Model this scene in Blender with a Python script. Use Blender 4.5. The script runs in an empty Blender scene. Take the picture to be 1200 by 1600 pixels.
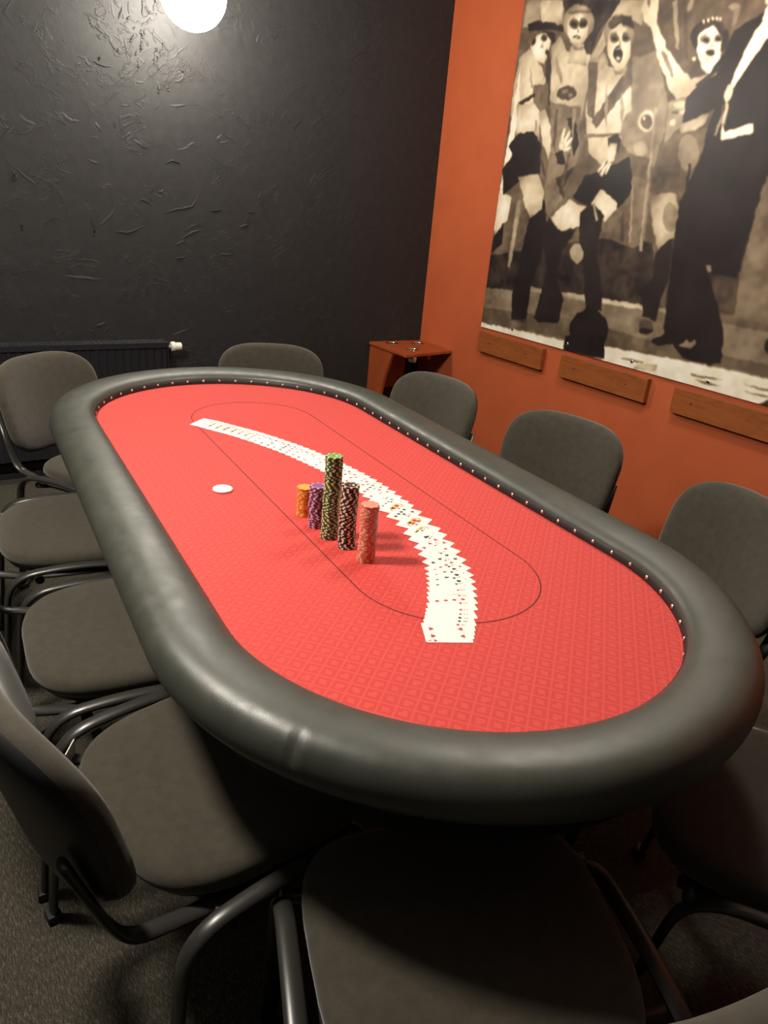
import bpy, bmesh, math, random
import numpy as np
from mathutils import Vector, Matrix
random.seed(7)
rng = np.random.default_rng(7)
SC = bpy.context.scene
COL = SC.collection
PI = math.pi

# ------------------------------------------------------------------ camera
cam_data = bpy.data.cameras.new('camera')
cam = bpy.data.objects.new('camera', cam_data); COL.objects.link(cam)
cam.location = (-0.80943, -1.70817, 1.48232)
cam.rotation_euler = (1.17012, -0.08597, -0.50612)
cam_data.sensor_fit = 'VERTICAL'; cam_data.sensor_height = 36.0
cam_data.lens = 1149.8 / 1600 * 36
cam_data.clip_start = 0.02
SC.camera = cam
# ------------------------------------------------------------------ light and exposure
SC.view_settings.view_transform = 'Standard'; SC.view_settings.look = 'None'
SC.view_settings.exposure = 0.0; SC.view_settings.gamma = 1.0
SC.view_settings.use_curve_mapping = False
world = bpy.data.worlds.new('world'); SC.world = world; world.use_nodes = True
world.node_tree.nodes['Background'].inputs[0].default_value = (0.30, 0.35, 0.9, 1)
world.node_tree.nodes['Background'].inputs[1].default_value = 0.02
LAMP_BACK = 80.0      # radiance of the globe on the back wall
LAMP_LEFT = 250.0
LAMP_CEIL = 75.0       # radiance of the globe under the ceiling on the right      # radiance of the globe on the left wall
LAMP_COL = (1.0, 0.93, 0.80)

# ------------------------------------------------------------------ room frame
YAW = 0.0758           # the room is turned this much against the table
WX, WY = 2.0583, 2.3402   # orange wall, black wall (room axes)
LX, FY, CEIL = -1.75, -2.95, 2.72
FELT = 0.76
def room(x, y, z=0.0):
    c, s = math.cos(YAW), math.sin(YAW)
    return Vector((x*c - y*s, x*s + y*c, z))

# ------------------------------------------------------------------ materials
def mat(name, color=(.5,.5,.5), rough=.6, metal=0.0, spec=.5):
    m = bpy.data.materials.new(name); m.use_nodes = True
    b = m.node_tree.nodes['Principled BSDF']
    b.inputs['Base Color'].default_value = (*color, 1)
    b.inputs['Roughness'].default_value = rough
    b.inputs['Metallic'].default_value = metal
    b.inputs['Specular IOR Level'].default_value = spec
    return m
class NT:
    def __init__(s, m): s.t = m.node_tree; s.b = s.t.nodes['Principled BSDF']
    def n(s, typ, **kw):
        d = s.t.nodes.new(typ)
        for k, v in kw.items(): setattr(d, k, v)
        return d
    def l(s, a, b): s.t.links.new(a, b)
    def put(s, sock, v):
        if isinstance(v, (int, float)): sock.default_value = v
        elif isinstance(v, tuple): sock.default_value = v
        else: s.l(v, sock)
    def m(s, op, a, b=0.0, c=0.0):
        d = s.n('ShaderNodeMath', operation=op)
        s.put(d.inputs[0], a); s.put(d.inputs[1], b); s.put(d.inputs[2], c)
        return d.outputs[0]
    def coord(s, which='Object', scale=(1,1,1), rot=(0,0,0)):
        tc = s.n('ShaderNodeTexCoord'); mp = s.n('ShaderNodeMapping')
        mp.inputs['Scale'].default_value = scale; mp.inputs['Rotation'].default_value = rot
        s.l(tc.outputs[which], mp.inputs[0]); return mp.outputs[0]
    def noise(s, vec, scale, detail=3, rough=.5, dist=0):
        d = s.n('ShaderNodeTexNoise'); s.l(vec, d.inputs['Vector'])
        d.inputs['Scale'].default_value = scale; d.inputs['Detail'].default_value = detail
        d.inputs['Roughness'].default_value = rough; d.inputs['Distortion'].default_value = dist
        return d.outputs['Fac']
    def ramp(s, fac, stops):
        d = s.n('ShaderNodeValToRGB'); s.l(fac, d.inputs[0]); e = d.color_ramp.elements
        while len(e) < len(stops): e.new(.5)
        for q, (p_, c_) in zip(e, stops): q.position = p_; q.color = (*c_, 1) if len(c_) == 3 else c_
        return d.outputs[0]
    def bump(s, h, strength, dist=.002, normal=None):
        d = s.n('ShaderNodeBump'); s.l(h, d.inputs['Height'])
        d.inputs['Strength'].default_value = strength; d.inputs['Distance'].default_value = dist
        if normal is not None: s.l(normal, d.inputs['Normal'])
        s.l(d.outputs[0], s.b.inputs['Normal']); return d.outputs[0]

M = {}
# charcoal office fabric
m = mat('chair_fabric', (.06,.055,.042), .95, spec=.25); q = NT(m)
v = q.coord(); f = q.noise(v, 900, 2); g = q.noise(v, 45, 3)
q.l(q.ramp(q.m('ADD', q.m('MULTIPLY', f, .6), q.m('MULTIPLY', g, .4)), [(.3,(.036,.031,.022)),(.7,(.072,.062,.045))]), q.b.inputs['Base Color'])
q.b.inputs['Sheen Weight'].default_value = .25; q.b.inputs['Sheen Roughness'].default_value = .5
q.bump(f, .35, .0008); M['fabric'] = m
M['plastic'] = mat('black_plastic', (.012,.012,.013), .5)
m = mat('black_tube', (.03,.028,.026), .33, spec=.6); M['tube'] = m
# rail vinyl
m = mat('rail_vinyl', (.05,.052,.042), .42, spec=.75); q = NT(m)
v = q.coord(); vo = q.n('ShaderNodeTexVoronoi'); q.l(v, vo.inputs['Vector']); vo.inputs['Scale'].default_value = 700
g = q.noise(v, 9, 3)
q.l(q.ramp(g, [(.3,(.040,.043,.034)),(.7,(.054,.056,.044))]), q.b.inputs['Base Color'])
q.l(q.ramp(q.noise(v, 30, 3), [(.3,(.38,)*3),(.7,(.50,)*3)]), q.b.inputs['Roughness'])
b1 = q.bump(g, .25, .004); q.bump(vo.outputs['Distance'], .18, .0006, b1); M['rail'] = m
# red speed cloth with its printed suits
m = mat('red_speed_cloth', (.6,.04,.04), .75, spec=.3); q = NT(m)
v = q.coord('Object', (1,1,1), (0,0,PI/4)); sp = q.n('ShaderNodeSeparateXYZ'); q.l(v, sp.inputs[0])
CELL = 1/.0285
X = q.m('MULTIPLY', sp.outputs[0], CELL); Y = q.m('MULTIPLY', sp.outputs[1], CELL)
fx = q.m('SUBTRACT', q.m('FRACT', X), .5); fy = q.m('SUBTRACT', q.m('FRACT', Y), .5)
ix = q.m('FLOOR', X); iy = q.m('FLOOR', Y)
ax = q.m('ABSOLUTE', fx); ay = q.m('ABSOLUTE', fy); mx = q.m('MAXIMUM', ax, ay)
line = q.m('GREATER_THAN', mx, .43)
# suit drawn upright along the table: u across, v along the cell diagonal
u = q.m('MULTIPLY', q.m('ADD', fx, fy), .7071); w = q.m('MULTIPLY', q.m('SUBTRACT', fy, fx), .7071)
par = q.m('FLOORED_MODULO', q.m('ADD', ix, q.m('MULTIPLY', iy, 2.0)), 4.0)
flip = q.m('SUBTRACT', q.m('MULTIPLY', q.m('GREATER_THAN', par, 1.5), 2.0), 1.0)
wv = q.m('MULTIPLY', w, flip); au = q.m('ABSOLUTE', u)
def circ(cx, cy, r):
    dx = q.m('SUBTRACT', au, cx); dy = q.m('SUBTRACT', wv, cy)
    return q.m('LESS_THAN', q.m('ADD', q.m('MULTIPLY', dx, dx), q.m('MULTIPLY', dy, dy)), r*r)
tri = q.m('MULTIPLY', q.m('LESS_THAN', q.m('ADD', au, q.m('MULTIPLY', q.m('SUBTRACT', .02, wv), .95)), .31), q.m('LESS_THAN', wv, .06))
heart = q.m('MAXIMUM', circ(.145, .08, .155), tri)
dia = q.m('LESS_THAN', q.m('ADD', q.m('MULTIPLY', au, 1.25), q.m('ABSOLUTE', w)), .33)
odd = q.m('FLOORED_MODULO', par, 2.0)
suit = q.m('ADD', q.m('MULTIPLY', heart, q.m('SUBTRACT', 1.0, odd)), q.m('MULTIPLY', dia, odd))
pat = q.m('MAXIMUM', line, suit)
nz = q.noise(q.coord(), 160, 4, .7)
wv2 = q.m('MULTIPLY', q.m('SINE', q.m('MULTIPLY', X, 110.0)), .5)
val = q.m('ADD', q.m('MULTIPLY', pat, .74), q.m('MULTIPLY', nz, .26))
q.l(q.ramp(val, [(.10,(.57,.046,.040)),(.85,(.66,.066,.056))]), q.b.inputs['Base Color'])
q.b.inputs['Sheen Weight'].default_value = .12; q.b.inputs['Sheen Tint'].default_value = (1,.75,.65,1)
q.bump(nz, .15, .0006); M['felt'] = m
M['line'] = mat('printed_line', (.10,.012,.012), .8)
m = mat('nail_brass', (.85,.74,.62), .3, 1.0); M['nail'] = m
M['trimstrip'] = mat('dark_vinyl_strip', (.014,.012,.011), .55)
M['apron'] = mat('apron_black', (.010,.010,.011), .7, spec=.3)
# orange wall paint
m = mat('orange_paint', (.5,.1,.03), .62, spec=.35); q = NT(m)
v = q.coord(); g = q.noise(v, 6, 4); f = q.noise(v, 260, 3)
q.l(q.ramp(g, [(.3,(.48,.098,.032)),(.7,(.53,.113,.038))]), q.b.inputs['Base Color'])
q.bump(f, .25, .0012); M['orange'] = m
# black trowelled plaster
m = mat('black_plaster', (.03,.03,.03), .6, spec=.35); q = NT(m)
v = q.coord(); a = q.noise(v, 3.4, 6, .6, .7); a2 = q.noise(v, 6.5, 5, .6, .9); bq = q.noise(v, 24, 5, .6, .6)
mk = q.ramp(q.noise(v, 4.1, 2), [(.50,(0,0,0)),(.60,(1,1,1))]); mk2 = q.ramp(q.noise(v, 8.3, 2), [(.52,(0,0,0)),(.58,(1,1,1))])
s1 = q.ramp(a, [(.500,(0,0,0)),(.508,(1,1,1)),(.53,(.5,)*3)]); s2 = q.ramp(a2, [(.55,(0,0,0)),(.562,(1,1,1)),(.60,(.4,)*3)])
h = q.m('ADD', q.m('ADD', q.m('MULTIPLY', q.m('MULTIPLY', s1, mk), .8), q.m('MULTIPLY', q.m('MULTIPLY', s2, mk2), .7)), q.m('MULTIPLY', bq, .45))
q.l(q.ramp(bq, [(.3,(.016,.016,.017)),(.7,(.025,.024,.024))]), q.b.inputs['Base Color'])
q.bump(h, .5, .006); M['plaster'] = m
M['ridge'] = m
# carpet
m = mat('carpet', (.04,.035,.03), 1.0, spec=.1); q = NT(m)
v = q.coord('Object', (1,1,1), (0,0,.25)); v2 = q.coord('Object', (160, 26, 1), (0,0,.25))
f = q.noise(v2, 2.2, 4, .7); g = q.noise(v, 380, 3, .7)
mixv = q.m('ADD', q.m('MULTIPLY', f, .6), q.m('MULTIPLY', g, .4))
q.l(q.ramp(mixv, [(.38,(.030,.027,.021)),(.52,(.070,.062,.048)),(.66,(.22,.195,.155))]), q.b.inputs['Base Color'])
q.bump(mixv, .8, .004); M['carpet'] = m
m = mat('ceiling_paint', (.30,.30,.31), .9); M['ceiling'] = m
M['blackpaint'] = mat('black_gloss_paint', (.016,.015,.018), .45)
M['radiator'] = mat('radiator_enamel', (.018,.017,.022), .38)
M['white'] = mat('white_plastic', (.80,.78,.68), .4)
# cherry wood
def wood(name, c1, c2, sc):
    m = mat(name, c1, .42, spec=.5); q = NT(m)
    v = q.coord('Object', sc); g = q.noise(v, 3.0, 6, .6, 1.5); f = q.noise(v, 14, 3)
    q.l(q.ramp(q.m('ADD', q.m('MULTIPLY', g, .75), q.m('MULTIPLY', f, .25)), [(.3, c2), (.5, c1), (.72, tuple(min(1, x*1.2) for x in c1))]), q.b.inputs['Base Color'])
    q.bump(f, .1, .0005); return m
M['board'] = wood('stained_board_wood', (.30,.085,.022), (.20,.050,.012), (9,1.6,9))
M['shelf'] = wood('cherry_laminate', (.36,.075,.020), (.26,.048,.012), (2,9,2))
M['shelf_v'] = wood('cherry_laminate_upright', (.33,.070,.020), (.24,.045,.012), (9,9,1.5))
M['chrome'] = mat('chrome', (.85,.84,.80), .16, 1.0)
M['dark'] = mat('dark_hole', (.01,.01,.01), .5)
m = mat('lamp_glass', (1,.95,.85), .3); q = NT(m)
M['lamp'] = m
def emit(name, strength):
    m = mat(name, (.9,.88,.8), .3); b = m.node_tree.nodes['Principled BSDF']
    b.inputs['Emission Color'].default_value = (*LAMP_COL, 1); b.inputs['Emission Strength'].default_value = strength
    return m
M['card'] = mat('card_white', (.88,.86,.80), .35)
M['red'] = mat('card_red', (.55,.03,.04), .4)
M['ink'] = mat('card_black', (.02,.02,.02), .4)
M['gold'] = mat('card_gold', (.65,.42,.08), .4)

# ------------------------------------------------------------------ mesh helpers
def link(name, me, material=None, parent=None):
    o = bpy.data.objects.new(name, me); COL.objects.link(o)
    if material is not None and me is not None and not me.materials:
        for mm in (material if isinstance(material, (list, tuple)) else [material]): me.materials.append(mm)
    if parent is not None: o.parent = parent
    return o
def mesh(name, V, F, smooth=False, mi=None):
    me = bpy.data.meshes.new(name); me.from_pydata([tuple(v) for v in V], [], F); me.update()
    if smooth: me.shade_smooth()
    if mi is not None: me.polygons.foreach_set('material_index', mi)
    return me
def tag(o, label=None, cat=None, group=None, kind=None):
    if label: o['label'] = label
    if cat: o['category'] = cat
    if group: o['group'] = group
    if kind: o['kind'] = kind
    return o
def empty(name, loc=(0,0,0), rz=0.0):
    o = bpy.data.objects.new(name, None); COL.objects.link(o); o.location = loc; o.rotation_euler = (0,0,rz)
    o.empty_display_size = .1; return o
def box_mesh(name, x0, x1, y0, y1, z0, z1, bev=0.0, seg=2):
    bm = bmesh.new()
    bmesh.ops.create_cube(bm, size=1.0)
    for v in bm.verts:
        v.co = Vector(((x0+x1)/2 + v.co.x*(x1-x0), (y0+y1)/2 + v.co.y*(y1-y0), (z0+z1)/2 + v.co.z*(z1-z0)))
    if bev: bmesh.ops.bevel(bm, geom=list(bm.edges), offset=bev, segments=seg, affect='EDGES', profile=.5)
    me = bpy.data.meshes.new(name); bm.to_mesh(me); bm.free(); return me
def smooth_path(pts, radius=.06, seg=6):
    """polyline with its corners rounded"""
    P = [Vector(p) for p in pts]; out = [P[0]]
    for i in range(1, len(P)-1):
        a = (P[i-1]-P[i]); b = (P[i+1]-P[i]); r = min(radius, a.length*.48, b.length*.48)
        A = P[i] + a.normalized()*r; B = P[i] + b.normalized()*r
        for k in range(seg+1):
            t = k/seg; out.append((1-t)**2*A + 2*t*(1-t)*P[i] + t*t*B)
    out.append(P[-1]); return out
def tube_mesh(name, path, rx, ry, side=Vector((1,0,0)), n=10, cap=True, closed=False):
    """oval tube: rx along the given side direction, ry across"""
    V, F = [], []; N = len(path)
    for i, p in enumerate(path):
        a = path[(i-1) % N] if (closed or i > 0) else path[i]; b = path[(i+1) % N] if (closed or i < N-1) else path[i]
        t = (b-a).normalized(); s = (side - t*side.dot(t))
        s = s.normalized() if s.length > 1e-4 else t.orthogonal().normalized()
        w = t.cross(s)
        for k in range(n):
            th = 2*PI*k/n; V.append(p + s*rx*math.cos(th) + w*ry*math.sin(th))
    R = N if closed else N-1
    for i in range(R):
        j = (i+1) % N
        for k in range(n): F.append((i*n+k, i*n+(k+1) % n, j*n+(k+1) % n, j*n+k))
    if cap and not closed: F += [tuple(range(n))[::-1], tuple((N-1)*n+k for k in range(n))]
    return mesh(name, V, F, True)
def lathe(name, prof, n=32, smooth=True, axis=None):
    V, F = [], []
    for r, z in prof:
        for k in range(n): V.append((r*math.cos(2*PI*k/n), r*math.sin(2*PI*k/n), z))
    for i in range(len(prof)-1):
        for k in range(n): F.append((i*n+k, i*n+(k+1) % n, (i+1)*n+(k+1) % n, (i+1)*n+k))
    F.append(tuple(range(n))[::-1]); F.append(tuple((len(prof)-1)*n+k for k in range(n)))
    return mesh(name, V, F, smooth)
ONES = ['', 'first','second','third','fourth','fifth','sixth','seventh','eighth','ninth','tenth','eleventh','twelfth','thirteenth','fourteenth','fifteenth','sixteenth','seventeenth','eighteenth','nineteenth']
TENS = {2:('twentieth','twenty'),3:('thirtieth','thirty'),4:('fortieth','forty'),5:('fiftieth','fifty'),6:('sixtieth','sixty')}
def ordinal(n):
    if n < 20: return ONES[n]
    a, b = divmod(n, 10)
    return TENS[a][0] if b == 0 else TENS[a][1] + '-' + ONES[b]

# ================================================================== ROOM SHELL
def wallbox(name, x0, x1, y0, y1, z0, z1, m):
    o = link(name, box_mesh(name, x0, x1, y0, y1, z0, z1), m); o.rotation_euler = (0,0,YAW); tag(o, kind='structure'); return o
wallbox('floor', LX-.1, WX+.1, FY-.1, WY+.1, -.1, 0, M['carpet'])
wallbox('ceiling', LX-.1, WX+.1, FY-.1, WY+.1, CEIL, CEIL+.1, M['ceiling'])
wall_right = wallbox('wall_right', WX, WX+.1, FY, WY+.1, 0, CEIL, M['orange'])
wall_back = wallbox('wall_back', LX-.1, WX, WY, WY+.1, 0, CEIL, M['plaster'])
wallbox('wall_left', LX-.1, LX, FY-.1, WY, 0, CEIL, M['plaster'])
wallbox('wall_front', LX, WX+.1, FY-.1, FY, 0, CEIL, M['blackpaint'])
def base(name, x0, x1, y0, y1, m):
    o = link(name, box_mesh(name, x0, x1, y0, y1, 0, .075, .004), m); o.rotation_euler = (0,0,YAW); tag(o, kind='structure')
    return o
base('baseboard_back', LX, WX, WY-.016, WY, M['blackpaint'])
base('baseboard_left', LX, LX+.016, FY, WY-.017, M['blackpaint'])
base('baseboard_right', WX-.016, WX, FY, WY-.017, M['blackpaint'])
o = link('trim_1', box_mesh('trim_1', LX, WX, WY-.024, WY-.0165, 0, .03, .003), M['blackpaint']); o.rotation_euler = (0,0,YAW); tag(o, kind='structure')
RIDGES=[[(0.016,2.132),(0.075,2.123),(0.134,2.105)],[(0.279,2.13),(0.331,2.109),(0.378,2.07),(0.401,2.043)],[(0.4,2.006),(0.439,2.044),(0.496,2.09)],[(-0.019,1.956),(0.017,1.959),(0.034,1.924)],[(-0.14,1.712),(-0.096,1.722),(-0.065,1.7),(-0.026,1.695)],[(-0.279,1.694),(-0.25,1.673),(-0.209,1.657)],[(0.233,1.9),(0.278,1.893)],[(0.339,1.907),(0.372,1.879)],[(0.219,2.213),(0.225,2.16)],[(0.189,2.183),(0.175,2.131)],[(0.283,2.225),(0.28,2.163)],[(0.148,2.2),(0.158,2.128)],[(0.046,2.096),(0.099,2.074),(0.132,2.055)],[(0.381,2.168),(0.416,2.139),(0.44,2.101)],[(0.428,1.624),(0.481,1.641),(0.514,1.668),(0.554,1.646)],[(0.369,1.558),(0.408,1.576),(0.447,1.563)],[(0.003,1.542),(0.051,1.528)],[(0.222,1.648),(0.282,1.615)],[(0.162,1.649),(0.208,1.679)],[(0.019,1.241),(0.082,1.294),(0.122,1.355)],[(0.103,1.231),(0.171,1.225),(0.256,1.263)],[(0.355,1.329),(0.435,1.353),(0.503,1.37),(0.545,1.44)],[(0.446,1.211),(0.501,1.245),(0.55,1.261)],[(-0.232,1.407),(-0.277,1.444),(-0.314,1.475)],[(0.649,1.146),(0.733,1.139)],[(-0.146,1.012),(-0.057,1.005),(0.034,0.998)],[(0.769,1.282),(0.817,1.301)],[(0.653,1.683),(0.705,1.695)],[(0.845,2.153),(0.862,2.194)],[(0.048,1.704),(0.074,1.667)],[(0.332,1.423),(0.358,1.437)],[(0.414,1.817),(0.478,1.831)],[(0.326,1.792),(0.352,1.822)],[(-0.011,0.771),(0.037,0.786)],[(0.385,0.714),(0.475,0.747)],[(0.861,1.362),(0.805,1.365)],[(0.607,1.352),(0.66,1.365)],[(-0.078,2.015),(-0.058,2.003)],[(0.464,1.123),(0.413,1.109)],[(0.327,1.992),(0.344,1.955)],[(0.2,2.061),(0.204,2.011)],[(0.253,2.006),(0.29,1.973)],[(0.295,2.09),(0.305,2.048)],[(0.349,2.187),(0.322,2.178)]]

# plaster ridges left by the trowel: raised flakes on the black wall
V, F = [], []
extra = []
for k in range(230):
    x = rng.uniform(-1.5, 1.5); z = rng.uniform(.85, 2.6)
    if rng.random() > .9*math.exp(-((x-.22)**2/.07 + (z-2.1)**2/.06)) + .25*math.exp(-((x-.05)**2/.5 + (z-1.7)**2/.4)) + .02: continue
    a = rng.uniform(-1.3, 1.3); L = rng.uniform(.010, .032); c = rng.uniform(-.5, .5); q_ = [(x, z)]
    for _ in range(int(rng.integers(2, 5))):
        x += L*math.cos(a); z += L*math.sin(a); a += c + rng.uniform(-.35, .35); q_.append((x, z))
    extra.append(q_)
for k in range(34):      # the dense patch beside the lamp
    x = rng.normal(.27, .07); z = rng.normal(2.07, .10); a = rng.uniform(.9, 2.2); L = rng.uniform(.008, .022)
    q_ = [(x, z)]
    for _ in range(int(rng.integers(2, 5))):
        x += L*math.cos(a); z += L*math.sin(a); a += rng.uniform(-.6, .6); q_.append((x, z))
    extra.append(q_)
for r in RIDGES + extra:
    P = [Vector((x, 0, z)) for x, z in r]
    # resample with wobble
    pts = []
    for i in range(len(P)-1):
        for k in range(4): pts.append(P[i].lerp(P[i+1], k/4))
    pts.append(P[-1]); n = len(pts); b0 = len(V)
    hgt = rng.uniform(.0035, .008); wid = rng.uniform(.003, .007)
    for i, p_ in enumerate(pts):
        t = (pts[min(i+1, n-1)] - pts[max(i-1, 0)]).normalized(); s_ = Vector((-t.z, 0, t.x))
        if s_.z < 0: s_ = -s_
        e = math.sin(PI*(i+.35)/(n-.3))**.6 if n > 1 else 1
        p_ = p_ + s_*rng.uniform(-.003, .003)
        V += [p_ + s_*wid*e*.5 + Vector((0, .0005, 0)), p_ + Vector((0, -hgt*e, 0)) + s_*wid*.2*e, p_ - s_*wid*e*2.2 + Vector((0, .0005, 0))]
    for i in range(n-1):
        for k in range(2): F.append((b0+i*3+k, b0+(i+1)*3+k, b0+(i+1)*3+k+1, b0+i*3+k+1))
V = [(v[0], v[1]+WY, v[2]) for v in V]
tag(link('plaster_ridge', mesh('plaster_ridge', V, F, True), M['ridge'], wall_back), kind='stuff')

# ================================================================== POKER TABLE
HW, HL = .4633, .6382      # inner radius of the rail, half of the straight run
def stadium(r, n=48, L=HL):
    pts = []
    for k in range(n+1): a = PI*k/n; pts.append((r*math.cos(a), L + r*math.sin(a), a))
    m_ = 10
    for k in range(1, m_): pts.append((-r, L - 2*L*k/m_, PI))
    for k in range(n+1): a = PI + PI*k/n; pts.append((r*math.cos(a), -L + r*math.sin(a), a))
    for k in range(1, m_): pts.append((r, -L + 2*L*k/m_, 0.0))
    return pts
table = empty('poker_table', (0,0,0))
tag(table, 'oval poker table with red cloth and padded black rail', 'table')
ring = stadium(.478)
me = mesh('cloth', [(x, y, FELT) for x, y, a in ring] + [(x, y, FELT-.012) for x, y, a in ring],
          [tuple(range(len(ring)))] + [(i, i+len(ring), (i+1) % len(ring)+len(ring), (i+1) % len(ring)) for i in range(len(ring))])
link('playing_cloth', me, M['felt'], table)
# printed betting line
V, F = [], []; rl = stadium(.2085, 40, .59); n = len(rl)
for x, y, a in rl:
    for d in (-.0014, .0014): V.append((x + .040 + d*math.cos(a), y + .022 + d*math.sin(a), FELT + .0004))
for i in range(n): j = (i+1) % n; F.append((2*i, 2*j, 2*j+1, 2*i+1))
tag(link('betting_line', mesh('betting_line', V, F), M['line'], table), 'thin dark oval line printed on the red cloth')
# padded rail
prof = [(.474,-.012),(.4675,-.003),(.4655,.004),(.4650,.014),(.4665,.022),(.471,.029),(.479,.0355),(.491,.0405),(.506,.044),(.524,.0465),(.542,.0475),(.558,.0465),
        (.573,.0425),(.585,.0345),(.5935,.023),(.5985,.010),(.600,-.003),(.598,-.015),(.592,-.026),(.582,-.033),(.565,-.038),(.52,-.04),(.474,-.035)]
ring = stadium(1.0, 260); V, F = [], []; n = len(ring); m_ = len(prof)
for (x, y, a) in ring:
    cx, cy = 0, (HL if y > HL else (-HL if y < -HL else y))
    ca, sa = math.cos(a), math.sin(a)
    yy = cy
    for j, (r, z) in enumerate(prof):
        # two pinched seams in the vinyl, near left and right
        pin = 0
        for (sx, sy_, st) in ((-.468, -.973, 1.0),):
            px, py = .575*ca, yy + .575*sa
            d = math.hypot(px - sx, py - sy_) + .9*max(0, (.02 - z))*.3
            pin += st*(math.exp(-(d/.0055)**2)*.0040 - math.exp(-((d-.014)/.010)**2)*.0010)*math.exp(-((r-.590)/.012)**2)
        wob = .0012*math.sin(7*a + 3*y) * math.exp(-((r-.585)/.03)**2)
        rr = r - pin + wob
        V.append((rr*ca, yy + rr*sa, FELT + z - pin*.6))
for i in range(n):
    k = (i+1) % n
    for j in range(m_): F.append((i*m_+j, k*m_+j, k*m_+(j+1) % m_, i*m_+(j+1) % m_))
link('padded_rail', mesh('padded_rail', V, F, True), M['rail'], table)
# dark folded strip that carries the nails
ri = stadium(.4642, 60); V, F = [], []; n = len(ri)
for x, y, a in ri:
    for rr, z in ((-.0006, -.006), (0, .004), (.0006, .0205), (.004, .0215)): V.append((x + rr*math.cos(a), y + rr*math.sin(a), FELT + z))
for i in range(n):
    for k in range(3): F.append((4*i+k, 4*((i+1) % n)+k, 4*((i+1) % n)+k+1, 4*i+k+1))
link('inner_trim', mesh('inner_trim', V, F, True), M['trimstrip'], table)
# apron and pedestals
ring = stadium(.53); n = len(ring)
V = [(x, y, FELT-.05) for x, y, a in ring] + [(x*.97, y*.985, FELT-.14) for x, y, a in ring]
link('apron', mesh('apron', V, [(i, (i+1) % n, (i+1) % n+n, i+n) for i in range(n)] + [tuple(range(n, 2*n))[::-1]]), M['apron'], table)
for sy_ in (-.55, .55):
    for sx in (-.26, .26):
        link('leg', tube_mesh('leg', smooth_path([(sx, sy_, FELT-.13), (sx*1.05, sy_, .35), (sx*1.15, sy_, 0.0)]), .022, .022), M['apron'], table)
    link('foot_bar', box_mesh('foot_bar', -.30, .30, sy_-.018, sy_+.018, .10, .14, .004), M['apron'], table)
# nail heads around the inside of the rail
S_N, PH = .06255, -.0162
per = 2*PI*HW + 4*HL; cnt = int(per/S_N)
nail = mesh('nail_head', [(.0050*math.cos(2*PI*k/8), 0, .0050*math.sin(2*PI*k/8)) for k in range(8)] + [(.0037*math.cos(2*PI*k/8), -.0020, .0037*math.sin(2*PI*k/8)) for k in range(8)] + [(0, -.0029, 0)],
            [(k, (k+1) % 8, 8+(k+1) % 8, 8+k) for k in range(8)] + [(8+k, 8+(k+1) % 8, 16) for k in range(8)], True)
nail.materials.append(M['nail'])
for i in range(cnt):
    t = (PH + i*S_N) % per
    if t < PI*HW: a = PI - t/HW; x, y = HW*math.cos(a), HL + HW*math.sin(a)
    elif t < PI*HW + 2*HL: a = 0; x, y = HW, HL - (t - PI*HW)
    elif t < 2*PI*HW + 2*HL: a = -(t - PI*HW - 2*HL)/HW; x, y = HW*math.cos(a), -HL + HW*math.sin(a)
    else: a = PI; x, y = -HW, -HL + (t - 2*PI*HW - 2*HL)
    o = link('nail_head', nail, None, table); o.location = (x - .0004*math.cos(a), y - .0004*math.sin(a), FELT + .012)
    o.rotation_euler = (0, 0, a - PI/2)

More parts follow.
